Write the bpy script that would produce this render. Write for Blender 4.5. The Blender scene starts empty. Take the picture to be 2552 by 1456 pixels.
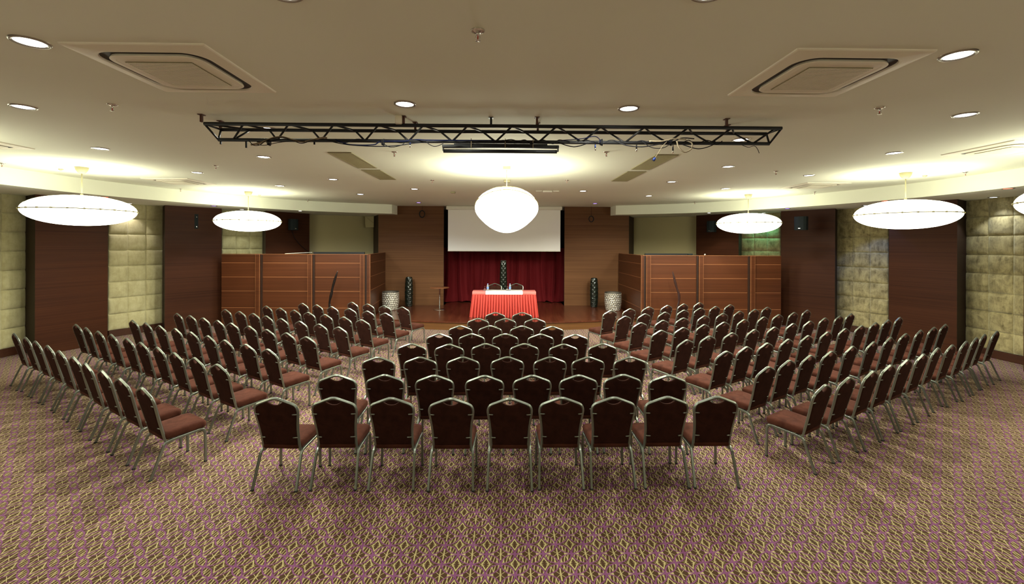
import bpy, bmesh, math, random
from math import sin, cos, pi, sqrt, atan2, radians
random.seed(7)
S = bpy.context.scene
C = bpy.context.collection

# ---------------------------------------------------------------- camera
F = 1125.0; YH = 608.0; EYE = 2.4; YAW = .0172; ROLL = .0035
cam_d = bpy.data.cameras.new('camera'); cam = bpy.data.objects.new('camera', cam_d); C.objects.link(cam)
cam_d.sensor_fit = 'HORIZONTAL'; cam_d.sensor_width = 36; cam_d.lens = F / 2552 * 36
cam_d.shift_y = -(728 - YH) / 2552; cam_d.clip_start = .05; cam_d.clip_end = 100
from mathutils import Matrix, Vector
cam.matrix_world = Matrix.Translation((0, 0, EYE)) @ Matrix.Rotation(-YAW, 4, 'Z') @ Matrix.Rotation(pi / 2, 4, 'X') @ Matrix.Rotation(ROLL, 4, 'Z')
S.camera = cam
# ---------------------------------------------------------------- world and exposure
w = bpy.data.worlds.new('world'); S.world = w; w.use_nodes = True
w.node_tree.nodes['Background'].inputs[0].default_value = (1, .85, .6, 1)
w.node_tree.nodes['Background'].inputs[1].default_value = .0
S.view_settings.view_transform = 'Standard'; S.view_settings.look = 'None'
S.view_settings.gamma = 1; S.view_settings.exposure = EXPOSURE = 0.0
PENDANT_STRENGTH = 6.8; PENDANT_COL = (.94, .92, .73)
ONION_STRENGTH = 24.0
SPOT_W = 150.0; SPOT_COL = (.97, .98, .84); SOFFIT_W = 40.0

CZ = 3.715    # main ceiling
SZ = 3.405    # underside of the lowered side ceiling
ST = .24      # stage height

def unroll(x, y):
    dx, dy = x - 1276, y - YH
    return dx + ROLL * dy, dy - ROLL * dx
def wpt(u, d):
    return Vector((u * cos(YAW) + d * sin(YAW), -u * sin(YAW) + d * cos(YAW)))
def at(x, y, z):                 # floor/ceiling measurement: where the ray meets height z
    dx, dy = unroll(x, y); d = F * (EYE - z) / dy
    p = wpt(dx / F * d, d); return Vector((p.x, p.y, z))
def ad(x, y, d):                 # measurement at a known distance
    dx, dy = unroll(x, y)
    p = wpt(dx / F * d, d); return Vector((p.x, p.y, EYE - d * dy / F))

# ---------------------------------------------------------------- node helper
class X:
    def __init__(s, nt, sock): s.nt = nt; s.k = sock
    def _m(s, op, *a):
        n = s.nt.nodes.new('ShaderNodeMath'); n.operation = op
        for i, v in enumerate((s,) + a):
            if isinstance(v, X): s.nt.links.new(v.k, n.inputs[i])
            else: n.inputs[i].default_value = v
        return X(s.nt, n.outputs[0])
    def __add__(s, o): return s._m('ADD', o)
    def __sub__(s, o): return s._m('SUBTRACT', o)
    def __mul__(s, o): return s._m('MULTIPLY', o)
    def __truediv__(s, o): return s._m('DIVIDE', o)
    def lt(s, o): return s._m('LESS_THAN', o)
    def gt(s, o): return s._m('GREATER_THAN', o)
    def abs(s): return s._m('ABSOLUTE')
    def fr(s): return s._m('FRACT')
    def sq(s): return s._m('SQRT')
    def sin(s): return s._m('SINE')
    def mx(s, o): return s._m('MAXIMUM', o)
    def mn(s, o): return s._m('MINIMUM', o)
    def at2(s, o): return s._m('ARCTAN2', o)

def mat(name, col, rough=.6, metal=0, spec=.5, sheen=0, emit=None, es=0, coat=0, trans=0, sheen_tint=None):
    m = bpy.data.materials.new(name); m.use_nodes = True
    b = m.node_tree.nodes['Principled BSDF']
    b.inputs['Base Color'].default_value = (*col, 1); b.inputs['Roughness'].default_value = rough
    b.inputs['Metallic'].default_value = metal; b.inputs['Specular IOR Level'].default_value = spec
    b.inputs['Sheen Weight'].default_value = sheen; b.inputs['Coat Weight'].default_value = coat
    if sheen_tint: b.inputs['Sheen Tint'].default_value = (*sheen_tint, 1)
    b.inputs['Transmission Weight'].default_value = trans
    if emit: b.inputs['Emission Color'].default_value = (*emit, 1); b.inputs['Emission Strength'].default_value = es
    return m
def nd(m, t, **k):
    n = m.node_tree.nodes.new(t)
    for a, v in k.items(): setattr(n, a, v)
    return n
def lk(m, a, b): m.node_tree.links.new(a, b)
def ramp(m, fac, stops):
    r = nd(m, 'ShaderNodeValToRGB'); e = r.color_ramp.elements
    while len(e) < len(stops): e.new(.5)
    for q, (p, c) in zip(e, stops): q.position = p; q.color = (*c, 1)
    lk(m, fac, r.inputs[0]); return r.outputs[0]
def mixc(m, fac, a, b, mode='MIX'):
    n = nd(m, 'ShaderNodeMix', data_type='RGBA', blend_type=mode)
    for s, v in ((n.inputs[0], fac), (n.inputs[6], a), (n.inputs[7], b)):
        if isinstance(v, X): v = v.k
        if hasattr(v, 'is_output'): lk(m, v, s)
        elif isinstance(v, tuple): s.default_value = (*v, 1)
        else: s.default_value = v
    return n.outputs[2]
def noise(m, vec_scale, scale=1, detail=4, rough=.6, space='pos', dist=0):
    g = nd(m, 'ShaderNodeNewGeometry') if space == 'pos' else nd(m, 'ShaderNodeTexCoord')
    v = g.outputs['Position'] if space == 'pos' else g.outputs['Object']
    mp = nd(m, 'ShaderNodeMapping'); mp.inputs['Scale'].default_value = vec_scale; lk(m, v, mp.inputs[0])
    n = nd(m, 'ShaderNodeTexNoise'); n.inputs['Scale'].default_value = scale; n.inputs['Detail'].default_value = detail
    n.inputs['Roughness'].default_value = rough; n.inputs['Distortion'].default_value = dist
    lk(m, mp.outputs[0], n.inputs['Vector']); return n.outputs[0]
def bsdf(m): return m.node_tree.nodes['Principled BSDF']
def bump(m, h, strength, dist=.01):
    b = nd(m, 'ShaderNodeBump'); b.inputs['Strength'].default_value = strength; b.inputs['Distance'].default_value = dist
    lk(m, h, b.inputs['Height']); lk(m, b.outputs[0], bsdf(m).inputs['Normal'])

# ---------------------------------------------------------------- materials
def wood(name, dark, light, rough=.42, seam=True, seamcol=.55, sc=45):
    m = mat(name, light, max(rough, .5) if seam else rough, spec=.12 if seam else .3)
    n1 = noise(m, (.35, .35, sc), 1, 5, .65); n2 = noise(m, (.12, .12, 1.1), 1.3, 3, .5)
    c = ramp(m, n1, [(.3, dark), (.7, light)])
    c = mixc(m, .35, c, ramp(m, n2, [(.3, tuple(v * .7 for v in dark)), (.7, tuple(v * 1.15 for v in light))]))
    if seam:
        g = nd(m, 'ShaderNodeNewGeometry'); sp = nd(m, 'ShaderNodeSeparateXYZ'); lk(m, g.outputs['Position'], sp.inputs[0])
        z = X(m.node_tree, sp.outputs[2])
        s = ((z - .21) / .405).fr(); s = (s - .5).abs().gt(.49)
        c = mixc(m, s * .7, c, tuple(v * seamcol for v in dark))
    lk(m, c, bsdf(m).inputs['Base Color']); return m
M = {}
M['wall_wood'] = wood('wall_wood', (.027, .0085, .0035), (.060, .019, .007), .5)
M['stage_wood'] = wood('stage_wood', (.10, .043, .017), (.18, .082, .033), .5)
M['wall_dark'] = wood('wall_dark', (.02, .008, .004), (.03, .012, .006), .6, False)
M['part_wood'] = wood('part_wood', (.050, .0145, .0052), (.105, .032, .011), .38, False)
M['part_trim_groove_light'] = wood('part_trim_groove_light', (.20, .078, .030), (.30, .12, .048), .35, False)
M['base_wood'] = wood('base_wood', (.035, .012, .006), (.06, .02, .009), .45, False)
M['beige_wall'] = mat('beige_wall', (.40, .34, .175), .9)
M['black_wall'] = mat('black_wall', (.012, .01, .009), .9)
M['rear_wall'] = mat('rear_wall', (.45, .38, .28), .85)

m = M['paint'] = mat('ceiling_paint', (.72, .68, .58), .82, spec=.3)
n = noise(m, (.25, .5, .5), 1, 3, .5)
lk(m, ramp(m, n, [(.3, (.84, .865, .72)), (.7, (.885, .91, .765))]), bsdf(m).inputs['Base Color'])

# carpet: interlocking purple rings on dark brown with cream strokes
m = M['carpet'] = mat('carpet', (.2, .1, .08), .95, spec=.15, sheen=.05)
g = nd(m, 'ShaderNodeNewGeometry'); sp = nd(m, 'ShaderNodeSeparateXYZ'); lk(m, g.outputs['Position'], sp.inputs[0])
PP = .2195; o = at(1248.1, 1357.9, 0)
wob = X(m.node_tree, noise(m, (1, 1, 1), 30, 2, .5)) - .5
u = (X(m.node_tree, sp.outputs[0]) - o.x) / PP + wob * .03
v = (X(m.node_tree, sp.outputs[1]) - o.y) / PP
a1 = u.fr() - .5; b1 = (v + .5).fr() - .5
a2 = (u + .5).fr() - .5; b2 = v.fr() - .5
d1 = (a1 * a1 + b1 * b1).sq(); d2 = (a2 * a2 + b2 * b2).sq()
ring = ((d1 - .485).abs().lt(.024)).mx((d2 - .485).abs().lt(.024))
petal = d1.lt(.5) * d2.lt(.5); ast1 = d2.gt(.5); ast2 = d1.gt(.5)
z1 = ((u * 9 + v * 1.7).fr() - .5).abs().lt(.12); z2 = ((u * 9 - v * 1.7 + .25).fr() - .5).abs().lt(.135)
z1 = z1 * ((u * 4.5 + v * .85).fr().gt(.5)); z2 = z2.mx(z1)
cream_p = petal * z1.mx(z2)
# first kind of diamond: cream diamond outline with two small stars
dia = (b1.abs() + a1.abs() * 2.1 - .28).abs().lt(.045)
a1s = a1.abs() - .14; r1 = (a1s * a1s + b1 * b1).sq()
star1 = (((b1.at2(a1s) * 3 + 1.57).sin() * r1).abs().lt(.02)) * r1.lt(.11)
cream_1 = ast1 * dia.mx(star1)
# second kind: one large star between two dark lozenges
r2 = (a2 * a2 + b2 * b2).sq()
star2 = ((((b2 * .6).at2(a2) * 3 + 1.57).sin() * r2).abs().lt(.024)) * r2.lt(.27)
vert = a2.abs().lt(.022) * b2.abs().lt(.3)
tip = a2.abs().gt(.24)
cream_2 = ast2 * star2.mx(vert).mx(tip)
cream = cream_p.mx(cream_1).mx(cream_2)
fib = noise(m, (1, 1, 1), 260, 2, .7)
dk = mixc(m, .5, (.058, .028, .010), ramp(m, fib, [(.3, (.04, .018, .006)), (.7, (.075, .036, .014))]))
cr = mixc(m, .5, (.40, .345, .155), ramp(m, fib, [(.3, (.32, .27, .11)), (.7, (.50, .43, .20))]))
pu = mixc(m, .5, (.175, .056, .142), ramp(m, fib, [(.3, (.135, .042, .108)), (.7, (.215, .074, .175))]))
c = mixc(m, cream, dk, cr); c = mixc(m, ring, c, pu)
big = noise(m, (1, 1, 1), .9, 3, .6)
c = mixc(m, .35, c, mixc(m, 1.0, c, ramp(m, big, [(.3, (.75, .7, .75)), (.7, (1.2, 1.1, 1.15))]), 'MULTIPLY'))
lk(m, c, bsdf(m).inputs['Base Color'])

# stage boards
m = M['deck'] = mat('deck', (.16, .05, .02), .24, coat=.15)
n1 = noise(m, (18, .8, 1), 1, 5, .6)
g = nd(m, 'ShaderNodeNewGeometry'); sp = nd(m, 'ShaderNodeSeparateXYZ'); lk(m, g.outputs['Position'], sp.inputs[0])
xx = X(m.node_tree, sp.outputs[0]) / .09; yy = X(m.node_tree, sp.outputs[1])
fl = xx._m('FLOOR'); rnd = ((fl * 12.9898).sin() * 43758.5).fr()
yo = (yy / .9 + rnd * 3)._m('FLOOR'); rnd2 = (((fl * 7.1 + yo * 3.7)).sin() * 9731.7).fr()
seam = ((xx.fr() - .5).abs().gt(.47))
c = ramp(m, n1, [(.3, (.050, .012, .0055)), (.75, (.115, .030, .013))])
c = mixc(m, rnd2 * .55, c, (.135, .038, .016)); c = mixc(m, seam * .6, c, (.03, .01, .005))
lk(m, c, bsdf(m).inputs['Base Color'])
M['riser'] = wood('riser', (.10, .04, .012), (.19, .085, .027), .4, False, sc=20)

# suede chair upholstery
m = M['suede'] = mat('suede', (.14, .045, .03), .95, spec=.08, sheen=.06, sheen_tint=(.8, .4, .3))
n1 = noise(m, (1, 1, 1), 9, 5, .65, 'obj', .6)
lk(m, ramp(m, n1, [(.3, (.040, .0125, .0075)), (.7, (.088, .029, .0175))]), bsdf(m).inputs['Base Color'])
m = M['suede_back_shaded'] = mat('suede_back_shaded', (.08, .025, .015), .95, spec=.06, sheen=.03, sheen_tint=(.8, .4, .3))  # darker copy of the suede: shade on the chair backs painted into its colour
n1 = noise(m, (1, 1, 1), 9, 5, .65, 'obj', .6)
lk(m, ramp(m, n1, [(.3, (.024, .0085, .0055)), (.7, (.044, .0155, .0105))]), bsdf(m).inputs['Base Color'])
M['frame'] = mat('champagne_metal', (.27, .30, .255), .33, .82)
M['rubber'] = mat('rubber', (.02, .02, .02), .7)
M['black_metal'] = mat('black_metal', (.010, .010, .011), .5, 0, spec=.3)
M['black_plastic'] = mat('black_plastic', (.015, .02, .021), .8, spec=.15)
M['chrome'] = mat('chrome', (.75, .74, .70), .18, 1)
M['brown_steel'] = mat('brown_steel', (.10, .035, .02), .6)
M['ivory'] = mat('ivory_plastic', (.34, .31, .18), .5)
M['white_plastic'] = mat('white_plastic', (.75, .72, .62), .45)
M['ac_plastic'] = mat('ac_plastic', (.90, .86, .70), .5)
M['ac_slot'] = mat('ac_slot', (.02, .012, .008), .5)
M['ac_mesh'] = mat('ac_mesh', (.30, .27, .13), .8)
M['grille'] = mat('grille', (.36, .32, .17), .7)
M['grille_in'] = mat('grille_in', (.16, .13, .06), .8)

def quilt(name, lo, hi, roughcol=.9):
    m = mat(name, hi, roughcol, spec=.25, sheen=.5, sheen_tint=(.9, .9, .7))
    n1 = noise(m, (1, 1, 1), 5, 8, .7, dist=.5); n2 = noise(m, (3, 3, .7), 5, 7, .8)
    c = ramp(m, n1, [(.36, lo), (.60, hi)]); c = mixc(m, .4, c, ramp(m, n2, [(.35, lo), (.6, hi)]))
    lk(m, c, bsdf(m).inputs['Base Color']); return m
M['quilt_light'] = quilt('quilt_light', (.33, .29, .14), (.47, .43, .24))
M['quilt_dark'] = quilt('quilt_dark', (.085, .062, .022), (.38, .32, .155))

m = M['curtain'] = mat('red_velvet', (.105, .004, .006), .8, spec=.15, sheen=.3, sheen_tint=(.9, .1, .12))
M['skirt'] = mat('red_satin', (.58, .05, .034), .36, spec=.5, sheen=.2)
M['pinkcloth'] = mat('coral_cloth', (.80, .20, .17), .6)
M['whitecloth'] = mat('white_cloth', (.85, .83, .78), .7)
M['screen'] = mat('screen_cloth', (.90, .88, .84), .8)
M['vase'] = mat('vase_glaze', (.008, .012, .008), .12, coat=.6)
m = M['planter'] = mat('planter_silver', (.85, .82, .70), .3, .75)
M['planter_in'] = mat('planter_inner', (.10, .09, .07), .4, .6)
M['sculpt'] = mat('dark_lacquer', (.010, .006, .005), .25)
M['sculpt_r'] = mat('dark_wood_carving', (.03, .010, .007), .4)
M['table_wood'] = mat('bar_top', (.22, .08, .03), .35)
M['glass'] = mat('glass', (.95, .95, .95), .03, trans=1, spec=.5)
M['water'] = mat('water_bottle', (.82, .90, .97), .06, trans=.75)
M['bluelabel'] = mat('blue_label', (.16, .33, .75), .5)
M['bluecap'] = mat('blue_cap', (.35, .45, .85), .5)
M['blue_plug'] = mat('blue_plug', (.006, .028, .17), .5)
M['cable_black'] = mat('cable_black', (.008, .008, .010), .8, spec=.1)
M['cable_beige'] = mat('cable_beige', (.26, .21, .14), .8, spec=.1)
M['cable_blue'] = mat('cable_blue', (.002, .004, .022), .8, spec=.1)
M['wire'] = mat('lamp_wire', (.20, .17, .06), .5)
M['shade'] = mat('pendant_shade', (.9, .88, .8), .6, emit=PENDANT_COL, es=PENDANT_STRENGTH)
M['onion'] = mat('onion_shade', (.9, .88, .8), .6, emit=PENDANT_COL, es=ONION_STRENGTH)
def lamp_mat(n, c, s): return mat(n, (.8, .8, .8), .5, emit=c, es=s)
M['lens_white'] = lamp_mat('lens_white', (1, 1, .93), 9)
M['lens_cool'] = lamp_mat('lens_cool', (.75, .88, 1), 9)
M['lens_violet'] = lamp_mat('lens_violet', (.30, .18, 1), 7)
M['lens_red'] = lamp_mat('lens_red', (1, .16, .09), 6)
M['trim_ring'] = mat('trim_ring', (.42, .40, .34), .3, .8)
M['red_bulb'] = mat('red_bulb', (.5, .02, .01), .2)
M['green'] = mat('green_wrapper', (.25, .75, .25), .5)

# ---------------------------------------------------------------- mesh builder
class MB:
    def __init__(s): s.v = []; s.f = []; s.mi = []; s.sm = []; s.cur = 0
    def add(s, vs, fs, smooth=False):
        b = len(s.v); s.v += [tuple(v) for v in vs]
        for f in fs: s.f.append([b + i for i in f]); s.mi.append(s.cur); s.sm.append(smooth)
    def box(s, c, d, rz=0, axes=None, bev=0):
        hx, hy, hz = d[0] / 2, d[1] / 2, d[2] / 2
        if axes is None:
            cx, sx = cos(rz), sin(rz); ax = Vector((cx, sx, 0)); ay = Vector((-sx, cx, 0)); az = Vector((0, 0, 1))
        else: ax, ay, az = axes
        c = Vector(c)
        if bev <= 0:
            vs = [c + ax * (hx * i) + ay * (hy * j) + az * (hz * k) for k in (-1, 1) for j in (-1, 1) for i in (-1, 1)]
            s.add(vs, [(0, 2, 3, 1), (4, 5, 7, 6), (0, 1, 5, 4), (2, 6, 7, 3), (0, 4, 6, 2), (1, 3, 7, 5)]); return
        b = bev; rings = []
        for k, (ins, zz) in enumerate(((b, -hz), (0, -hz + b), (0, hz - b), (b, hz))):
            ox, oy = hx - ins, hy - ins
            q = [(-ox + b, -oy), (ox - b, -oy), (ox, -oy + b), (ox, oy - b), (ox - b, oy), (-ox + b, oy), (-ox, oy - b), (-ox, -oy + b)]
            rings.append([c + ax * x + ay * y + az * zz for x, y in q])
        vs = [p for r in rings for p in r]; fs = []
        for r in range(3):
            for i in range(8): j = (i + 1) % 8; fs.append((r * 8 + i, r * 8 + j, r * 8 + 8 + j, r * 8 + 8 + i))
        fs.append(tuple(range(7, -1, -1))); fs.append(tuple(range(24, 32)))
        s.add(vs, fs)
    def prism(s, poly, z0, z1, smooth=False):
        n = len(poly); vs = [(p[0], p[1], z0) for p in poly] + [(p[0], p[1], z1) for p in poly]
        fs = [(i, (i + 1) % n, n + (i + 1) % n, n + i) for i in range(n)]
        s.add(vs, fs, smooth); s.add(vs, [tuple(range(n - 1, -1, -1)), tuple(range(n, 2 * n))])
    def tube(s, pts, r, n=8, sqr=0, cap=True, up=None, closed=False, flat=1.0):
        pts = [Vector(p) for p in pts]; N = len(pts); rs = r if isinstance(r, (list, tuple)) else [r] * N
        T = []
        for i in range(N):
            if closed: t = pts[(i + 1) % N] - pts[i - 1]
            else: t = pts[min(i + 1, N - 1)] - pts[max(i - 1, 0)]
            T.append(t.normalized())
        PR = [(1, .74), (.74, 1), (-.74, 1), (-1, .74), (-1, -.74), (-.74, -1), (.74, -1), (1, -.74)]
        if sqr: n = 8
        up = Vector(up) if up else (Vector((0, 0, 1)) if abs(T[0].z) < .9 else Vector((1, 0, 0)))
        U = (up - T[0] * up.dot(T[0])).normalized(); vs = []
        for i in range(N):
            U = (U - T[i] * U.dot(T[i])).normalized(); V = T[i].cross(U)
            for k in range(n):
                a = 2 * pi * (k + .5) / n; ca, sa = cos(a), sin(a)
                e = 1.0
                if sqr: ca, sa = PR[k]
                vs.append(pts[i] + U * (ca * e * rs[i] * flat) + V * (sa * e * rs[i]))
        fs = []
        for i in range(N if closed else N - 1):
            j = (i + 1) % N
            for k in range(n): l = (k + 1) % n; fs.append((i * n + k, i * n + l, j * n + l, j * n + k))
        s.add(vs, fs, not sqr)
        if cap and not closed:
            s.add(vs[:n], [tuple(range(n - 1, -1, -1))]); s.add(vs[-n:], [tuple(range(n))])
    def lathe(s, prof, n=32, c=(0, 0, 0), rf=None):
        vs = []; cx, cy, cz = c
        for q, (r, z) in enumerate(prof):
            for k in range(n):
                a = 2 * pi * k / n; rr = r if rf is None else rf(r, z, a)
                vs.append((cx + rr * cos(a), cy + rr * sin(a), cz + z))
        fs = []
        for i in range(len(prof) - 1):
            for k in range(n): l = (k + 1) % n; fs.append((i * n + k, i * n + l, (i + 1) * n + l, (i + 1) * n + k))
        s.add(vs, fs, True)
        if prof[0][0] > 1e-4: s.add(vs[:n], [tuple(range(n - 1, -1, -1))])
        if prof[-1][0] > 1e-4: s.add(vs[-n:], [tuple(range(n))])
    def loops(s, rings, smooth=True, cap0=True, cap1=True):
        n = len(rings[0]); vs = [p for r in rings for p in r]; fs = []
        for i in range(len(rings) - 1):
            for k in range(n): l = (k + 1) % n; fs.append((i * n + k, i * n + l, (i + 1) * n + l, (i + 1) * n + k))
        if cap0: fs.append(tuple(range(n - 1, -1, -1)))
        if cap1: fs.append(tuple((len(rings) - 1) * n + k for k in range(n)))
        s.add(vs, fs, smooth)
    def build(s, name, mats, parent=None, fixn=True):
        me = bpy.data.meshes.new(name); me.from_pydata(s.v, [], s.f)
        if not isinstance(mats, (list, tuple)): mats = [mats]
        for q in mats: me.materials.append(M[q] if isinstance(q, str) else q)
        for p, i, sm in zip(me.polygons, s.mi, s.sm): p.material_index = i; p.use_smooth = sm
        if fixn:
            bm = bmesh.new(); bm.from_mesh(me); bmesh.ops.remove_doubles(bm, verts=bm.verts, dist=1e-5)
            bmesh.ops.recalc_face_normals(bm, faces=bm.faces); bm.to_mesh(me); bm.free()
        me.update()
        o = bpy.data.objects.new(name, me); C.objects.link(o)
        if parent: o.parent = parent
        return o
def tag(o, label, cat, group=None, kind=None):
    if label: o['label'] = label
    if cat: o['category'] = cat
    if group: o['group'] = group
    if kind: o['kind'] = kind
    return o
def thing(name, label, cat, loc=(0, 0, 0), rz=0, group=None):
    o = bpy.data.objects.new(name, None); C.objects.link(o); o.empty_display_size = .1
    o.location = loc; o.rotation_euler = (0, 0, rz); return tag(o, label, cat, group)
KIDS = {}
def dup(root, loc, rz=0, label=None, group=None, scale=None):
    r = root.copy(); C.objects.link(r); r.location = loc; r.rotation_euler = (0, 0, rz)
    if label: r['label'] = label
    if group: r['group'] = group
    if scale: r.scale = scale
    if root.name not in KIDS: KIDS[root.name] = [o for o in C.objects if o.parent == root]
    for ch in KIDS[root.name]:
        c_ = ch.copy(); C.objects.link(c_); c_.parent = r
        if ch.name not in KIDS: KIDS[ch.name] = [o for o in C.objects if o.parent == ch]
        for g_ in KIDS[ch.name]: d_ = g_.copy(); C.objects.link(d_); d_.parent = c_
    return r
def struct(o, label=None): return tag(o, label, None, None, 'structure')
# ================================================================ ROOM SHELL
b = MB(); b.add([(-14, -5, 0), (14, -5, 0), (14, 19, 0), (-14, 19, 0)], [(0, 1, 2, 3)])
struct(b.build('floor', 'carpet'), 'carpet woven with interlocking purple rings over cream strokes on brown')
b = MB(); b.box((0, 7, CZ + .05), (28, 24.4, .1)); struct(b.build('ceiling', 'paint'), 'smooth beige painted ceiling')

# plan of the side walls, near to far, mirrored for the other side
Q, D, W, G = 'quilt', 'dark', 'wood', 'beige'
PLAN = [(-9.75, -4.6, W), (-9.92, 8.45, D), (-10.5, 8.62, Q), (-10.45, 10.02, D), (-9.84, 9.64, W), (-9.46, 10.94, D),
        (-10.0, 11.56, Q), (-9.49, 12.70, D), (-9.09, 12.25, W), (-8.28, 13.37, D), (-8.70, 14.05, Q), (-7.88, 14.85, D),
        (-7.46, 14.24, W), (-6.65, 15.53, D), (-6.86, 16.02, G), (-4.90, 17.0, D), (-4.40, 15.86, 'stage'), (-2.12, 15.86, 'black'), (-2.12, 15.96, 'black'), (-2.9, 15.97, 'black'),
        (-2.9, 17.6, None)]
def cushion_panel(p0, p1, z0, z1, nx, nz, side, matn, label):
    """quilted upholstery: padded squares with sunken seams, real depth"""
    p0 = Vector(p0); p1 = Vector(p1); dv = p1 - p0; L_ = dv.length; e = dv / L_; nrm = Vector((e.y, -e.x)) * side
    FS = [-1, -.975, -.92, -.78, -.45, 0, .45, .78, .92, .975]; k = len(FS); NX = nx * k; NZ = nz * k; FS.append(1); vs = []; fs = []
    rr = random.Random(nx * 100 + nz + int(z1 * 10) + int(abs(p0.x) * 7))
    tl = {(i, j): (rr.uniform(.9, 1.15), rr.uniform(-.006, .006), rr.uniform(-.008, .008)) for i in range(nx) for j in range(nz)}
    for j in range(NZ + 1):
        for i in range(NX + 1):
            ci, cj = min(i // k, nx - 1), min(j // k, nz - 1)
            fu = FS[i - ci * k]; fv = FS[j - cj * k]
            amp, tx, tz = tl[(ci, cj)]
            h = .052 * amp * (max(0, 1 - abs(fu) ** 5) ** .5) * (max(0, 1 - abs(fv) ** 5) ** .5)
            inner = (1 - abs(fu) ** 4) * (1 - abs(fv) ** 4)
            h += inner * (tx * fu + tz * fv) + .008 * sin(i * .9 + j * .4 + ci) * inner * .4
            sx = .003 * sin(j * 1.7 + ci * 3) if abs(fu) > .99 and 0 < i < NX else 0
            sz = .004 * sin(i * .8 + cj * 2) if abs(fv) > .99 and 0 < j < NZ else 0
            q = p0 + e * (L_ * (ci + (fu + 1) / 2) / nx + sx) + nrm * (.02 + h)
            vs.append((q.x, q.y, z0 + (z1 - z0) * (cj + (fv + 1) / 2) / nz + sz))
    W_ = NX + 1
    for j in range(NZ):
        for i in range(NX): fs.append((j * W_ + i, j * W_ + i + 1, (j + 1) * W_ + i + 1, (j + 1) * W_ + i))
    b = MB(); b.add(vs, fs, True)
    # backing edge
    bk = [(p0 + nrm * .005), (p1 + nrm * .005)]
    rim = [i for i in range(W_)] + [j * W_ + NX for j in range(1, NZ + 1)] + [NZ * W_ + i for i in range(NX - 1, -1, -1)] + [j * W_ for j in range(NZ - 1, 0, -1)]
    back = [(vs[i][0] - nrm.x * .03, vs[i][1] - nrm.y * .03, vs[i][2]) for i in rim]
    n = len(rim); b.add([vs[i] for i in rim] + back, [(i, (i + 1) % n, n + (i + 1) % n, n + i) for i in range(n)])
    return tag(b.build('quilted_wall_panel', matn), label, 'wall panel', 'quilted velvet wall panels')
WHERE = {1: 'nearest the camera', 2: 'behind the big pendant', 3: 'half hidden behind the wooden partition'}
for side, nm in ((1, 'left'), (-1, 'right')):
    b = MB(); base = MB(); qn = 0
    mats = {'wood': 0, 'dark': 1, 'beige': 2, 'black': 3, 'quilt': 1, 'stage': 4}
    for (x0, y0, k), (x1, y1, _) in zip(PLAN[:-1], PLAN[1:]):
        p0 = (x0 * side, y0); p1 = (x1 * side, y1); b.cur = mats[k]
        z0 = 0
        b.add([(*p0, z0), (*p1, z0), (*p1, CZ), (*p0, CZ)], [(0, 1, 2, 3)])
        if k == 'quilt':
            qn += 1; dv = Vector(p1) - Vector(p0); e = dv.normalized(); nr = Vector((e.y, -e.x)) * side
            m0 = (Vector(p0) + Vector(p1)) / 2 + nr * .03
            base.box((m0.x, m0.y, .085), (dv.length, .06, .17), atan2(dv.y, dv.x), bev=.008)
            z0 = .17; z1 = z0 + 8 * .405
            tone = 'pale green' if side == 1 else 'mottled olive brown'
            cushion_panel(p0, p1, z0, SZ + .02, 3, 8, side, 'quilt_light' if side == 1 else 'quilt_dark',
                          f'{tone} quilted velvet wall panel on the {nm} wall, {WHERE[qn]}')
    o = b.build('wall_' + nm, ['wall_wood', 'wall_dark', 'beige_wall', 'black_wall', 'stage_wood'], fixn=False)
    struct(o, f'dark wood panelled {nm} wall with projecting piers')
    struct(base.build('baseboard_' + nm, 'base_wood'))
b = MB(); b.box((0, 17.65, CZ / 2), (5.9, .1, CZ)); struct(b.build('wall_back', 'black_wall'))
b = MB(); b.box((0, -4.65, CZ / 2), (21, .1, CZ)); struct(b.build('wall_rear', 'rear_wall'))

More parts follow.
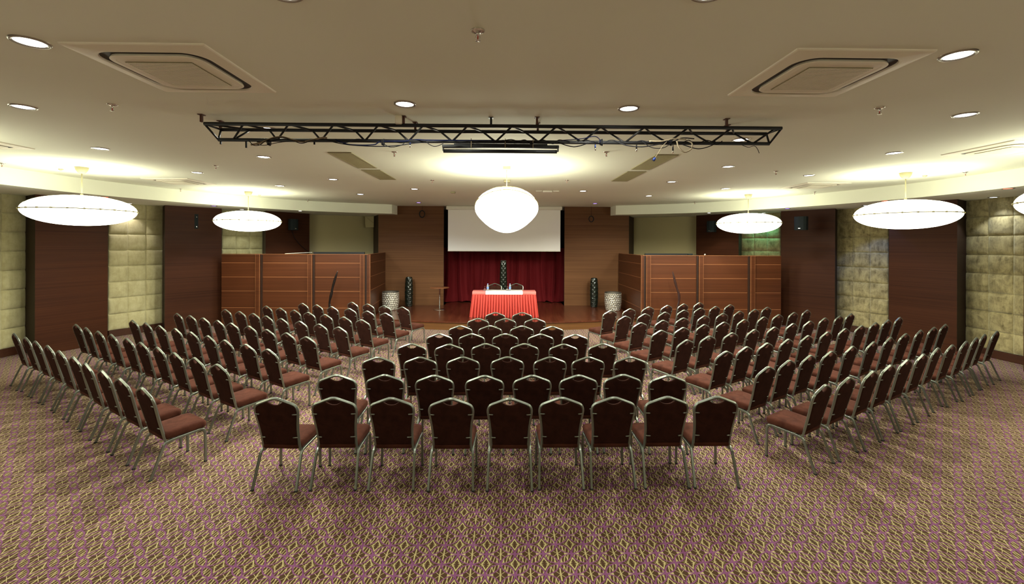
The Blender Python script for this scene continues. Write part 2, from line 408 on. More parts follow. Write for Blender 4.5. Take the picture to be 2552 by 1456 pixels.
# lowered side ceilings with curved front edge
CUR = [(-7.9, -4.6), (-7.9, 1.5), (-8.1, 4.0), (-8.45, 5.6), (-8.66, 6.9), (-8.75, 8.0), (-8.68, 9.3), (-8.40, 10.4), (-8.0, 11.45), (-7.35, 12.6), (-6.45, 13.85), (-5.2, 14.72), (-3.80, 15.33)]
def smooth(pts, n=4):
    out = []
    for i in range(len(pts) - 1):
        p = [Vector(pts[max(i - 1, 0)]), Vector(pts[i]), Vector(pts[i + 1]), Vector(pts[min(i + 2, len(pts) - 1)])]
        for k in range(n):
            t = k / n
            out.append(.5 * ((2 * p[1]) + (p[2] - p[0]) * t + (2 * p[0] - 5 * p[1] + 4 * p[2] - p[3]) * t * t + (3 * p[1] - p[0] - 3 * p[2] + p[3]) * t ** 3))
    out.append(Vector(pts[-1])); return out
for side, nm in ((1, 'left'), (-1, 'right')):
    c_ = smooth(CUR, 6); n = len(c_); poly = [Vector((p.x * side, p.y)) for p in c_]
    b = MB()
    vs = [(p.x, p.y, SZ) for p in poly] + [(p.x, p.y, CZ) for p in poly]
    b.add(vs, [(i, i + 1, n + i + 1, n + i) for i in range(n - 1)], True)
    out = [(-12.5, max(-4.6, p.y + (0 if i < n * .5 else (i - n * .5) / (n * .5) * 3.0))) for i, p in enumerate(c_)]
    vs = [(p.x, p.y, SZ) for p in poly] + [(q[0] * side, q[1], SZ) for q in out]
    b.add(vs, [(i, i + 1, n + i + 1, n + i) for i in range(n - 1)])
    e0 = poly[-1]; e1 = Vector((-3.74 * side, 15.9))
    b.add([(e0.x, e0.y, SZ), (e1.x, e1.y, SZ), (e1.x, e1.y, CZ), (e0.x, e0.y, CZ)], [(0, 1, 2, 3)])
    b.add([(e0.x, e0.y, SZ), (e1.x, e1.y, SZ), (-5.0 * side, 18.4, SZ), (-12.5 * side, 18.4, SZ)], [(0, 1, 2, 3)])
    struct(b.build('trim_soffit_' + nm, 'paint', fixn=False), f'curved lowered beige ceiling band along the {nm} wall')

# stage
b = MB(); N = 24
def stage_y(x): return 12.42 + .046 * x * x
XL = ad(918, 700, 12.95).x + .07; XR = ad(1602, 700, 12.95).x - .07
fr = [(XL + (XR - XL) * i / N, stage_y(XL + (XR - XL) * i / N)) for i in range(N + 1)]
BL = ad(961, 700, 15.82).x + .07; BR = ad(1541, 700, 15.82).x - .07
deck = fr + [(BR, 15.84), (2.1, 15.84), (2.1, 17.55), (-2.1, 17.55), (-2.1, 15.84), (BL, 15.84)]
b.prism(deck, ST - .035, ST)
stage = thing('stage', 'low curved stage of glossy reddish brown boards below the projection screen', 'stage', (0, 0, 0))
b.build('deck', 'deck', stage)
b = MB(); r_ = [(x, y + .03) for x, y in fr]
b.prism(r_ + [(BR, 15.8), (BL, 15.8)], 0, ST - .035); b.build('riser', 'riser', stage)

# ================================================================ STAGE CURTAIN AND SCREEN
def fold_surface(x0, x1, y, z0, z1, nx, nz, folds, amp, seed, spread=0):
    r = random.Random(seed); ph = [r.uniform(0, 6) for _ in range(6)]; vs = []; fs = []
    for j in range(nz + 1):
        t = j / nz; z = z0 + (z1 - z0) * t
        for i in range(nx + 1):
            s_ = i / nx; x = x0 + (x1 - x0) * s_
            g_ = s_ * folds * 2 * pi
            a = sin(g_ + .9 * sin(s_ * 9 + ph[0])) + .45 * sin(g_ * 1.73 + ph[1]) + .25 * sin(g_ * .41 + ph[2] + t)
            k = amp * (.55 + .45 * (1 - t))
            pud = max(0, .12 - t) / .12
            xx = x + spread * (1 - t) ** 3 * sin(s_ * 22 + ph[3]) * .5
            vs.append((xx, y - a * k - pud * .16 * (1 + .5 * sin(s_ * 31)), z + pud * .02 * sin(s_ * 40)))
    for j in range(nz):
        for i in range(nx): q = j * (nx + 1) + i; fs.append((q, q + 1, q + nx + 2, q + nx + 1))
    return vs, fs
b = MB(); b.add(*fold_surface(-2.45, 2.45, 16.85, ST + .03, 2.25, 420, 24, 13, .10, 3, .2), smooth=True)
tag(b.build('stage_curtain', 'curtain', fixn=False), 'deep red velvet stage curtain falling in folds behind the table', 'curtain')

sc = thing('projection_screen', 'pale grey pull-down projection screen in front of the red curtain', 'screen', (0, 0, 0))
SD = 15.72
def sp_(x, y, d=SD): return ad(x, y, d)
tl, tr, bl = sp_(1117, 524), sp_(1397, 525), sp_(1117, 624.5)
yw = (tl.y + tr.y) / 2; cx = (tl.x + tr.x) / 2; wd = tr.x - tl.x
b = MB(); b.box((cx, yw, CZ - .07), (wd + .12, .13, .13), bev=.02); b.build('housing', 'white_plastic', sc)
b = MB(); b.box((cx, yw, (CZ - .12 + bl.z) / 2), (wd, .006, CZ - .12 - bl.z)); b.build('screen_cloth', 'screen', sc)
b = MB(); b.box((cx, yw, bl.z - .012), (wd + .01, .028, .03), bev=.008); b.build('bottom_bar', 'white_plastic', sc)

# ================================================================ MOVABLE PARTITIONS
PD = 12.95; PT = 2.075
GZ = [.54, 1.02, 1.425, 1.83]
def partition(p0, p1, label, posts, grp):
    """p0,p1: plan ends of the panel as seen from the room, left to right"""
    p0 = Vector(p0[:2]); p1 = Vector(p1[:2]); dv = p1 - p0; L_ = dv.length; e = dv / L_
    t = thing('partition_panel', label, 'partition', (p0.x, p0.y, 0), atan2(dv.y, dv.x), grp)
    b = MB()
    zs = [.03] + GZ + [PT]
    for za, zb in zip(zs[:-1], zs[1:]):
        b.box((L_ / 2, .03, (za + zb) / 2), (L_, .05, zb - za - .014), bev=.004)
    b.cur = 1
    for z in GZ: b.box((L_ / 2, .03, z), (L_ - .01, .046, .016))  # pale strips paint in the light caught on the groove lips
    b.cur = 0; b.box((L_ / 2, .03, .02), (L_ - .06, .04, .04))
    b.build('board', ['part_wood', 'part_trim_groove_light'], t)
    b = MB(); b.box((L_ / 2, .03, PT + .006), (L_, .055, .014), bev=.003); b.build('top_rail', 'part_trim_groove_light', t)
    for (x, w_, proud) in posts:
        b = MB(); b.box((x, .01 - proud / 2, PT / 2 + .01), (w_, .08 + proud, PT - .02), bev=.012)
        b.cur = 1
        for sgn in (-1, 1): b.box((x + sgn * (w_ / 2 - .008), .01 - proud - .032, PT / 2 + .01), (.014, .016, PT - .02), bev=.003)
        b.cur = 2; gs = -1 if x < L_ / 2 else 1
        if w_ > .1: b.box((x + gs * (w_ / 2 + .028), -.006, PT / 2 + .01), (.05, .02, PT - .04))  # shade of the recess beside the post, built as a dark strip
        b.build('post', ['part_wood', 'part_trim_groove_light', 'wall_dark'], t)
    return t
gpart = 'wooden folding partitions beside the stage'
def PL(px, d=PD): return ad(px, 700, d)
px_l = [551.5, 655, 785, 915]
names = ['outer', 'middle', 'inner']
for i in range(3):
    a_, c_ = PL(px_l[i]), PL(px_l[i + 1]); L_ = (c_ - a_).length
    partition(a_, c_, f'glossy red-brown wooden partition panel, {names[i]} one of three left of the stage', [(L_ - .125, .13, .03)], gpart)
partition(PL(918), PL(961, 15.82), 'shadowed wooden partition panel running back along the left edge of the stage', [(.03, .05, .02)], gpart)
px_r = [1604, 1735, 1863, 1947]
names = ['inner', 'middle', 'outer']
for i in range(3):
    a_, c_ = PL(px_r[i], PD), PL(px_r[i + 1], PD); L_ = (c_ - a_).length
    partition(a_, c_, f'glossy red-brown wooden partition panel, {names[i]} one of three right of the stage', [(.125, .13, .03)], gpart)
partition(PL(1541, 15.82), PL(1602), 'shadowed wooden partition panel running back along the right edge of the stage', [((PL(1541, 15.82) - PL(1602)).length - .03, .05, .02)], gpart)
# ================================================================ BANQUET CHAIR
def lean(z): return -.122 - max(0, z - .345) * .2515
def cr_(pts, n=5):           # smooth 3D curve through points
    out = []
    P_ = [Vector(p) for p in pts]
    for i in range(len(P_) - 1):
        p = [P_[max(i - 1, 0)], P_[i], P_[i + 1], P_[min(i + 2, len(P_) - 1)]]
        for k in range(n):
            t = k / n
            out.append(.5 * ((2 * p[1]) + (p[2] - p[0]) * t + (2 * p[0] - 5 * p[1] + 4 * p[2] - p[3]) * t * t + (3 * p[1] - p[0] - 3 * p[2] + p[3]) * t ** 3))
    out.append(P_[-1]); return out
HALF = [(.182, .39), (.182, .44), (.184, .50), (.187, .56), (.193, .62), (.201, .68), (.2085, .735), (.2105, .765), (.206, .795), (.192, .821), (.170, .836), (.12, .856), (.07, .876), (.03, .8905), (.012, .8935), (0, .894)]
def make_chair(label):
    t = thing('banquet_chair', label, 'chair')
    # seat cushion
    def rr(hw, y0, y1, z, rad, back=.93, n=6, dz=0):
        out = []; cs = [(1, 1), (-1, 1), (-1, -1), (1, -1)]
        for q, (sx, sy) in enumerate(cs):
            yy = (y1 - rad) if sy > 0 else (y0 + rad)
            ww = hw if sy > 0 else hw * back
            for k in range(n + 1):
                a = pi / 2 * q + pi / 2 * k / n
                px_ = sx * (ww - rad) + rad * cos(a); py_ = yy + rad * sin(a)
                out.append(Vector((px_, py_, z + (py_ - .05) * .05)))
        return out
    rings = [rr(.190, -.125, .225, .364, .04), rr(.210, -.140, .246, .369, .045), rr(.217, -.147, .256, .380, .048), rr(.2195, -.149, .259, .405, .05),
             rr(.2175, -.147, .256, .424, .05), rr(.209, -.139, .246, .438, .05), rr(.190, -.12, .226, .446, .05), rr(.13, -.07, .165, .450, .05)]
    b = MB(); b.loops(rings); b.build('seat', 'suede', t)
    # backrest pad
    out = [(x - .012 if x > .02 else x, z) for x, z in HALF if z > .44 and z < .862]
    right = [(.170, .402)] + [(x - .010, z - (.006 if z > .80 else 0)) for x, z in HALF if .43 < z < .83]
    right += [(.150, .834), (.105, .852), (.082, .861)] + [(.066, .852), (.045, .838), (.022, .830)]
    loop = right + [(0, .828)] + [(-x, z) for x, z in reversed(right)]
    cen = (0, .64)
    def ring(ins, dy):
        o_ = []
        for x, z in loop:
            X_ = x + (cen[0] - x) * ins; Z_ = z + (cen[1] - z) * ins * .8; o_.append(Vector((X_, lean(Z_) + dy, Z_)))
        return o_
    b = MB(); b.loops([ring(.25, -.0165), ring(.06, -.016), ring(.0, -.013), ring(0, .008), ring(.03, .018), ring(.12, .026), ring(.4, .034)])
    b.build('backrest', 'suede_back_shaded', t)
    # back frame tube
    L_ = [(x, lean(z), z) for x, z in HALF]
    low = [(.196, -.060, .346), (.194, -.080, .333), (.190, -.102, .329), (.186, -.119, .338), (.183, -.125, .358)]
    path = low + L_[:-1] + [(0, lean(.894), .894)]
    path = path + [(-p[0], p[1], p[2]) for p in reversed(path[:-1])]
    path = cr_(path, 2)
    b = MB(); b.tube(path, .0120, 10, sqr=4, up=(0, 1, 0)); bf = b.build('back_frame', 'frame', t)
    # side rails and cross bars
    b = MB()
    for s in (-1, 1):
        b.tube([(s * .211, .180, .3665), (s * .207, .08, .358), (s * .203, -.06, .346), (s * .202, -.09, .341)], .0122, 8, sqr=4, up=(0, 0, 1), cap=True)
    b.tube([(-.2, .17, .357), (.2, .17, .357)], .010, 8, sqr=4); b.tube([(-.195, -.06, .338), (.195, -.06, .338)], .010, 8, sqr=4)
    b.build('seat_frame', 'frame', t)
    for s in (-1, 1):
        b = MB(); p = cr_([(s * .217, .238, .002), (s * .215, .236, .20), (s * .2135, .234, .30), (s * .213, .229, .338), (s * .2125, .214, .360), (s * .211, .180, .3665)], 4)
        b.tube(p, .0116, 8, sqr=4, up=(1, 0, 0)); lg = b.build('leg', 'frame', t); b = MB(); b.box((s * .217, .238, .0085), (.028, .028, .014), bev=.003)
        b.build('rubber_foot', 'rubber', lg)
    for s in (-1, 1):
        b = MB(); p = cr_([(s * .202, -.09, .341), (s * .203, -.118, .335), (s * .205, -.140, .316), (s * .207, -.156, .28), (s * .217, -.262, .002)], 4)
        b.tube(p, .0116, 8, sqr=4, up=(1, 0, 0)); lg = b.build('leg', 'frame', t); b = MB(); b.box((s * .217, -.262, .0085), (.028, .030, .014), bev=.003)
        b.build('rubber_foot', 'rubber', lg)
    for z in (.735, .485):
        w_ = .2085 if z > .6 else .184
        for s in (-1, 1):
            b = MB(); y = lean(z) - .018
            b.tube([(s * (w_ - .046), y, z), (s * (w_ - .040), y - .002, z), (s * (w_ - .005), y + .004, z), (s * w_, y + .008, z)], [.004, .0065, .0065, .0065], 8)
            b.build('bracket', 'frame', bf)
    return t
APEX_Y = lean(.894); APEX_Z = .905
chair0 = make_chair('x'); used = False
def place(px, py, rz, label, group, z=0):
    global used
    w_ = at(px, py, APEX_Z + z); x = w_.x + sin(rz) * APEX_Y; y = w_.y - cos(rz) * APEX_Y
    if not used:
        used = True; chair0.location = (x, y, z); chair0.rotation_euler = (0, 0, rz); chair0['label'] = label; chair0['group'] = group; return chair0
    return dup(chair0, (x, y, z), rz, label, group)
LEFT = [[(35, 831), (63, 840), (88, 850), (118, 861), (147, 874), (182, 889), (213, 905), (254, 923), (299, 943), (354.5, 966)],
 [(189, 808), (214, 816), (244, 825), (277, 833), (316, 843), (350, 853), (392, 865), (434.5, 878.8), (485.5, 891.3), (542, 907.8)],
 [(330, 798), (363, 804), (397, 811), (436.6, 818.2), (475.5, 827), (518.5, 836.6), (560.5, 847.3), (613.8, 858), (668, 870)],
 [(441, 780.8), (473, 786), (506, 792), (542, 798.4), (576, 805), (620.5, 812.4), (665, 821), (714.5, 829.3), (764, 839.2)],
 [(561.4, 771.2), (596.4, 776), (630.8, 781), (663.5, 787), (700.8, 793.6), (747.5, 800.4), (796, 807.3), (844.7, 814.9)],
 [(663.5, 762.4), (698, 767.5), (733.4, 772.7), (768.4, 778), (810.7, 783.7), (857.4, 789.9), (901.6, 796.7)],
 [(753.7, 755.8), (789.4, 759.6), (827, 764), (871, 768.8), (915.7, 775), (961, 780.2)],
 [(877.3, 753), (916.4, 757.4), (957.4, 761.6), (1003, 765)]]
RIGHT = [[(2055.8, 958.8), (2115, 940.2), (2175, 924.5), (2219, 909.2), (2261.3, 895.6), (2301.6, 882), (2337.3, 866.8), (2373.6, 859.2), (2408.2, 850.3), (2433.8, 841.1), (2454.4, 832.9), (2484.9, 825.1)],
 [(1913.5, 914), (1966.2, 897.8), (2019, 885.2), (2071.2, 875.3), (2124.7, 862.5), (2177, 851.5), (2219, 840.8), (2257.4, 831.2), (2294.5, 822.6), (2328.3, 815.2), (2356.3, 808.1)],
 [(1808.9, 875.3), (1860, 864), (1911.2, 854.7), (1964, 845.1), (2013.5, 836.2), (2062.3, 826.8), (2106.7, 818.3), (2147, 811.1), (2182.4, 803.7), (2213.7, 796.8), (2242.6, 790.5)],
 [(1711, 846.9), (1767, 837.3), (1823.7, 829.3), (1879.6, 821), (1929.7, 814.9), (1976.4, 805.9), (2018.7, 800), (2056, 792.2), (2093.2, 787), (2121, 781.6)],
 [(1646.8, 823.1), (1702, 816.2), (1754.6, 808.7), (1804, 802.5), (1854.9, 795.9), (1903.6, 789.5), (1940.7, 784), (1979.2, 778.5), (2012, 772.7)],
 [(1596.4, 804.1), (1651.6, 798), (1702.4, 792.2), (1756, 786.7), (1801.7, 780.8), (1843.5, 775.4), (1881.6, 770.9), (1912.3, 765.4)],
 [(1557.8, 787.8), (1607, 781.9), (1657, 777.8), (1704.2, 772.6), (1745.4, 767.5), (1783.5, 763.4), (1819.8, 759.2)],
 [(1521.8, 773.9), (1569.9, 769.3), (1616.6, 764.7), (1663, 760.9), (1703.8, 757.2), (1743, 754)]]
CENTER = [[(684, 991.4), (830.5, 990.6), (974.4, 991.4), (1123.6, 992.5), (1270.6, 992.5), (1400, 990.6), (1530.4, 989.8), (1663.6, 988.5), (1787.5, 988)],
 [(838.5, 933.9), (958.4, 933.9), (1082.3, 935.2), (1207.5, 936), (1326.6, 935.2), (1442.5, 934.7), (1553, 933.3), (1666.3, 935.2)],
 [(941.8, 889.9), (1046.9, 889.9), (1153.7, 889.5), (1264.5, 889.2), (1371.3, 889.5), (1466.5, 889.5), (1571.3, 889.5)],
 [(1025.7, 856.4), (1119.2, 858), (1210.8, 856.4), (1306.8, 856.4), (1404.8, 857.4), (1502.5, 856.4)],
 [(1094.5, 831.7), (1175.6, 831.7), (1259.5, 831.7), (1347.7, 832.4), (1433.7, 833.5)],
 [(1147.4, 811.6), (1221.4, 811.6), (1300.8, 812.3), (1375.9, 813.4)],
 [(1191.5, 793.6), (1259.5, 793.6), (1333.6, 793.6)],
 [(1234.5, 778.8), (1301.5, 778.8)]]

ORD = ['first', 'second', 'third', 'fourth', 'fifth', 'sixth', 'seventh', 'eighth', 'ninth', 'tenth', 'eleventh', 'twelfth']
def rowname(i, n): return 'front row nearest the camera' if i == 0 else ('last row nearest the stage' if i == n - 1 else ORD[i] + ' row from the camera')
rj = random.Random(5)
for i, r in enumerate(LEFT):
    for j, (px, py) in enumerate(r):
        k = len(r) - 1 - j
        pos = 'aisle end' if k == 0 else ('wall end' if j == 0 else ORD[k] + ' from the aisle')
        place(px, py, radians(-34.3 + rj.uniform(-1.5, 1.5)), f'brown suede chair, {pos}, in left block, {rowname(i, len(LEFT))}', 'banquet chairs in the left block')
for i, r in enumerate(RIGHT):
    for j, (px, py) in enumerate(r):
        pos = 'aisle end' if j == 0 else ('wall end' if j == len(r) - 1 else ORD[j] + ' from the aisle')
        place(px, py, radians(32 + rj.uniform(-1.5, 1.5)), f'brown suede chair, {pos}, in right block, {rowname(i, len(RIGHT))}', 'banquet chairs in the right block')
for i, r in enumerate(CENTER):
    for j, (px, py) in enumerate(r):
        pos = 'left end' if j == 0 else ('right end' if j == len(r) - 1 else ORD[j] + ' from left')
        yaw = (-3.5 if j == 0 else rj.uniform(-1, 1)) if i == 0 else rj.uniform(-1.2, 1.2)
        place(px, py, radians(yaw), f'brown suede chair, {pos}, in central block, {rowname(i, len(CENTER))}', 'banquet chairs in the central block')
place(1233.3, 706.3, pi, 'silver-framed banquet chair on stage behind the red table, left one', 'chairs behind the stage table', ST + .002)
place(1287, 706.3, pi, 'silver-framed banquet chair on stage behind the red table, right one', 'chairs behind the stage table', ST + .002)
# ================================================================ PENDANT LAMPS
def pendant(px, py_rose, label, cen_px=None, world=None):
    if world: p = Vector(world)
    else: p = at(px, py_rose, CZ)
    t = thing('pendant_lamp', label, 'pendant lamp', (p.x, p.y, 2.955), 0, 'saucer pendant lamps')
    R_, Hh = .755, .262
    b = MB(); prof = []
    for k in range(25):
        a = -pi / 2 + pi * k / 24
        r = R_ * (cos(a) ** .92 if cos(a) > 1e-6 else 0); z = Hh * sin(a)
        if abs(a) < .2: z *= 1.0
        prof.append((max(r, 0), z))
    b.lathe(prof, 56); b.build('shade', 'shade', t)
    b = MB(); b.tube([(R_ * 1.002 * cos(a), R_ * 1.002 * sin(a), 0) for a in [2 * pi * k / 64 for k in range(64)]], .0085, 6, closed=True)
    for k in range(24):
        a = 2 * pi * k / 24; b.box((R_ * 1.004 * cos(a), R_ * 1.004 * sin(a), 0), (.026, .026, .024), a)
    b.build('seam_wire', 'wire', t)
    for k in range(8):
        a = 2 * pi * (k + .3) / 8
        pts = [((r + .001) * cos(a), (r + .001) * sin(a), z + .001) for r, z in prof[12:]]
        b = MB(); b.tube(pts, .0022, 4); b.build('rib', 'wire', t)
    zc = CZ - 2.955
    b = MB(); b.tube([(0, 0, Hh - .01), (0, 0, zc - .05)], .0095, 10); b.tube([(0, 0, Hh - .012), (0, 0, Hh + .03)], .02, 12); b.build('rod', 'ivory', t)
    b = MB(); b.lathe([(.0, -.115), (.03, -.112), (.06, -.09), (.085, -.05), (.098, 0)], 28, (0, 0, zc)); b.build('ceiling_rose', 'ivory', t)
    return t
pendant(204, 417, 'large white saucer pendant lamp hanging at the left edge of the hall')
pendant(619, 477.5, 'smaller-looking white saucer pendant lamp hanging above the left partition panels')
pendant(2257, 430.5, 'large white saucer pendant lamp hanging at the right edge of the hall')
pendant(1865, 484.5, 'smaller-looking white saucer pendant lamp hanging above the right partition panels')
pendant(0, 0, 'white saucer pendant lamp whose tip just enters the right edge of the photo', world=(7.33, 5.38, 0))
pendant(0, 0, 'white saucer pendant lamp off the left edge, lighting the near ceiling', world=(-7.3, 4.9, 0))

p = at(1263, 416, CZ); OZ = 3.01; OS = .96
t = thing('onion_pendant_lamp', 'big glowing white onion-shaped pendant lamp in front of the projection screen', 'pendant lamp', (p.x, p.y, OZ)); t.scale = (OS, OS, OS)
prof = [(0, .375), (.09, .371), (.18, .357), (.27, .332), (.36, .29), (.43, .245), (.49, .185), (.535, .115), (.558, .04), (.562, -.01), (.553, -.06), (.53, -.11),
        (.495, -.16), (.44, -.22), (.37, -.285), (.29, -.345), (.21, -.39), (.13, -.42), (.06, -.436), (0, -.44)]
def pr(z):
    for (r0, z0), (r1, z1) in zip(prof[:-1], prof[1:]):
        if z1 <= z <= z0: return r0 + (r1 - r0) * (z0 - z) / (z0 - z1 + 1e-9)
    return 0
b = MB(); b.lathe(prof, 56); b.build('shade', 'onion', t)
pts = []
for k in range(41):
    a = pi + pi * k / 40; z = .05 + .235 * sin(pi * k / 40) ** .8 if 0 < k < 40 else .05
    r = pr(z) + .004; pts.append((r * cos(a), r * sin(a), z))
b = MB(); b.tube(pts, .010, 6); b.build('wire_hoop', 'wire', t)
for r in (.11, .20):
    z = [z for z in [i * .001 for i in range(374, 200, -1)] if pr(z) > r][0]
    b = MB(); b.tube([((r + .004) * cos(a), (r + .004) * sin(a), z + .003) for a in [2 * pi * k / 40 for k in range(40)]], .008, 6, closed=True); b.build('wire_ring', 'wire', t)
for k in range(8):
    a = 2 * pi * (k + .5) / 8
    b = MB(); b.tube([((pr(z) + .004) * cos(a), (pr(z) + .004) * sin(a), z + .003) for z in (.372, .366, .355, .34, .31)], .007, 6); b.build('rib', 'wire', t)
b = MB(); b.tube([(0, 0, .37), (0, 0, (CZ - OZ) / OS - .02)], .007, 8); b.build('rod', 'ivory', t)
b = MB(); b.box((0, 0, (CZ - OZ) / OS - .03), (.14, .14, .06), bev=.008); b.build('ceiling_rose', 'ivory', t)
p = at(1263.5, 449, CZ)
b = MB(); b.box((p.x, p.y, CZ - .027), (.13, .13, .054), bev=.008); tag(b.build('junction_box', 'ivory'), 'small cream ceiling box behind the onion lamp stem, lower and farther', 'box')

# ================================================================ DOWNLIGHTS
def downlight(pos, label, lens='lens_white', r=.082, watts=SPOT_W, col=SPOT_COL, group='round recessed downlights', z=None, ang=158):
    z = CZ if z is None else z
    t = thing('downlight', label, 'downlight', (pos.x, pos.y, z), 0, group)
    b = MB(); b.lathe([(r * .98, -.002), (r * 1.04, -.009), (r * 1.16, -.010), (r * 1.26, -.006), (r * 1.29, 0)], 32); b.v = b.v; 
    b2 = MB(); b2.add(b.v, [f for f in b.f if len(f) == 4], True); b2.build('trim_ring', 'trim_ring', t)
    b = MB(); b.lathe([(0, -.0065), (r * .5, -.006), (r * .9, -.004), (r, -.002)], 28); b.build('lens', lens, t)
    if watts:
        l = bpy.data.lights.new('bulb', 'SPOT'); l.energy = watts; l.color = col; l.spot_size = radians(ang); l.spot_blend = .18; l.shadow_soft_size = .07
        o = bpy.data.objects.new('bulb', l); C.objects.link(o); o.parent = t; o.location = (0, 0, -.03)
    return t
DL = [((75, 104), 'downlight beside the near left air conditioner, brightest at the left edge'),
      ((58, 266), 'left edge downlight between the two left air conditioners'),
      ((250, 370), 'downlight above the large left saucer pendant'),
      ((1009, 259), 'downlight just above the truss, left of centre'),
      ((1567, 270), 'downlight just above the truss, right of centre'),
      ((2387, 137), 'downlight beside the near right air conditioner'),
      ((2405, 286), 'right edge downlight farther back than the near air conditioner'),
      ((668, 321), 'downlight seen through the left end of the truss'),
      ((657, 391), 'downlight just below the left part of the truss'),
      ((491, 430), 'downlight between the left saucer pendants'),
      ((830, 447), 'downlight beside the left ceiling grilles'),
      ((698, 463), 'downlight just above the farther left saucer pendant'),
      ((1033, 471), 'downlight left of the onion lamp, far back'),
      ((2229, 381), 'downlight above the large right saucer pendant'),
      ((1846, 348), 'downlight seen through the right end of the truss'),
      ((1815, 415), 'downlight below the right end of the truss'),
      ((2016, 437), 'downlight between the right saucer pendants'),
      ((1674, 453), 'downlight beside the right ceiling grilles'),
      ((1808, 470), 'downlight just above the farther right saucer pendant'),
      ((1453, 476), 'downlight right of the onion lamp, far back'),
      ((1617, 488), 'downlight near the far end of the right ceiling band'),
      ((1770, -22), 'downlight just beyond the top edge, right of centre'),
      ((705, -22), 'downlight just beyond the top edge, left of centre')]
def zone(p):                     # dimmed near the viewpoint, full over the middle and the stage
    if p.y < 3.5: return 28
    if p.y < 5.0: return SPOT_W * (.5 if abs(p.x) < 2 else .2)
    if p.y < 6.0: return SPOT_W * 1.0
    if p.y < 8.0: return SPOT_W * (3.4 if abs(p.x) < 4 else .6)
    return SPOT_W * (3.4 if p.y < 10 and abs(p.x) < 4 else .8 if p.y < 10 else 1.5)
for (x, y), lb in DL: p = at(x, y, CZ); downlight(p, 'round white ' + lb, watts=zone(p))
downlight(at(898, 484, CZ), 'round bluish-white downlight near the far end of the left ceiling band', 'lens_cool', col=(.8, .9, 1))
for (x, y), lb in (((1043, 505), 'left'), ((1483, 507), 'right')):
    downlight(at(x, y, CZ), f'small violet downlight in front of the {lb} stage wall', 'lens_violet', .07, 3, (.3, .2, 1))
SO = [((262, 491), 'red', 'small red downlight in the left ceiling band above the big pendant', 'lens_red', 3, (1, .2, .1)),
      ((322, 507), 'w', 'white downlight in the left ceiling band at the quilted panel', 'lens_white', SOFFIT_W, (1, .93, .95)),
      ((533, 513), 'v', 'small violet downlight in the left ceiling band', 'lens_violet', 3, (.3, .2, 1)),
      ((603, 522), 'w', 'white downlight in left ceiling band behind the farther pendant', 'lens_white', SOFFIT_W, (.95, 1, .9)),
      ((748, 525.5), 'w', 'white downlight in the left ceiling band above the wall speaker', 'lens_white', SOFFIT_W, (1, .98, .9)),
      ((2512, 469.5), 'red', 'red downlight in the right ceiling band near the right edge', 'lens_red', 3, (1, .2, .1)),
      ((2476, 491.5), 'w', 'bright cool spotlight in the right ceiling band above the quilted panel', 'lens_cool', SOFFIT_W * 1.3, (.85, .92, 1)),
      ((2205, 500.5), 'red', 'red downlight in the right ceiling band above the big pendant', 'lens_red', 3, (1, .2, .1)),
      ((2158, 512), 'b', 'blue spotlight in the right ceiling band behind the big pendant', 'lens_cool', SOFFIT_W * 2.2, (.10, .25, 1)),
      ((1962, 519.5), 'v', 'small violet downlight in the right ceiling band', 'lens_violet', 3, (.3, .2, 1)),
      ((1903, 531), 'w', 'cool spotlight in right ceiling band behind the farther pendant', 'lens_white', SOFFIT_W * 1.3, (.2, 1, .7)),
      ((1767, 530.5), 'w', 'white downlight in the right ceiling band above the wall speaker', 'lens_white', SOFFIT_W, (1, .98, .9))]
for (x, y), k, lb, ln, wt, cl in SO: downlight(at(x, y, SZ), lb, ln, .07, wt, cl, 'small lights in the lowered ceiling bands', SZ, 95)

# unseen lamps added behind the camera to light the near part of the hall
for x, y, s_ in ((-6.2, -2.4, 'far left'), (6.2, -2.4, 'far right'), (-2.1, -2.4, 'left of centre'), (2.1, -2.4, 'right of centre')):
    downlight(Vector((x, y)), f'added round white downlight unseen behind the viewpoint, {s_}', watts=110, ang=105)
for x, s_ in ((-3.4, 'left'), (3.4, 'right')):
    pendant(0, 0, f'added white saucer pendant lamp unseen behind the viewpoint, {s_}', world=(x, -.9, 0))  # pendants added out of view to brighten the near ceiling

# ================================================================ AIR CONDITIONERS
def rrect(hw, hh, r, z, n=8):
    out = []
    for q, (sx, sy) in enumerate(((1, 1), (-1, 1), (-1, -1), (1, -1))):
        for k in range(n + 1):
            a = pi / 2 * q + pi / 2 * k / n; out.append(Vector((sx * (hw - r) + r * cos(a), sy * (hh - r) + r * sin(a), z)))
    return out
def air_con(c, label):
    t = thing('air_conditioner', label, 'air conditioner', (c[0], c[1], CZ), 0, 'square ceiling air conditioners')
    b = MB(); b.loops([rrect(.478, .478, .012, 0), rrect(.475, .475, .012, -.008), rrect(.467, .467, .012, -.013), rrect(.392, .392, .15, -.024), rrect(.380, .380, .15, -.024), rrect(.376, .376, .15, -.010)], smooth=False, cap0=False)
    b.build('frame', 'ac_plastic', t)
    b = MB(); b.loops([rrect(.378, .378, .15, -.009), rrect(.378, .378, .15, -.011), rrect(.30, .30, .11, -.011)], smooth=False, cap1=True); b.build('air_slot', 'ac_slot', t)
    b = MB(); b.loops([rrect(.325, .325, .12, -.010), rrect(.330, .330, .12, -.026), rrect(.322, .322, .11, -.031), rrect(.285, .285, .05, -.033), rrect(.280, .280, .05, -.031)], smooth=False); b.build('centre_panel', 'ac_plastic', t)
    g_ = MB(); g_.box((0, 0, -.0345), (.47, .47, .003)); g_.cur = 1
    for k in range(27): g_.box((0, -.225 + .45 * k / 26, -.0375), (.46, .0075, .004))
    for k in range(13): g_.box((-.225 + .45 * k / 12, 0, -.0365), (.003, .46, .003))
    g_.build('intake_grille', ['ac_mesh', 'ac_plastic'], t)
    return t
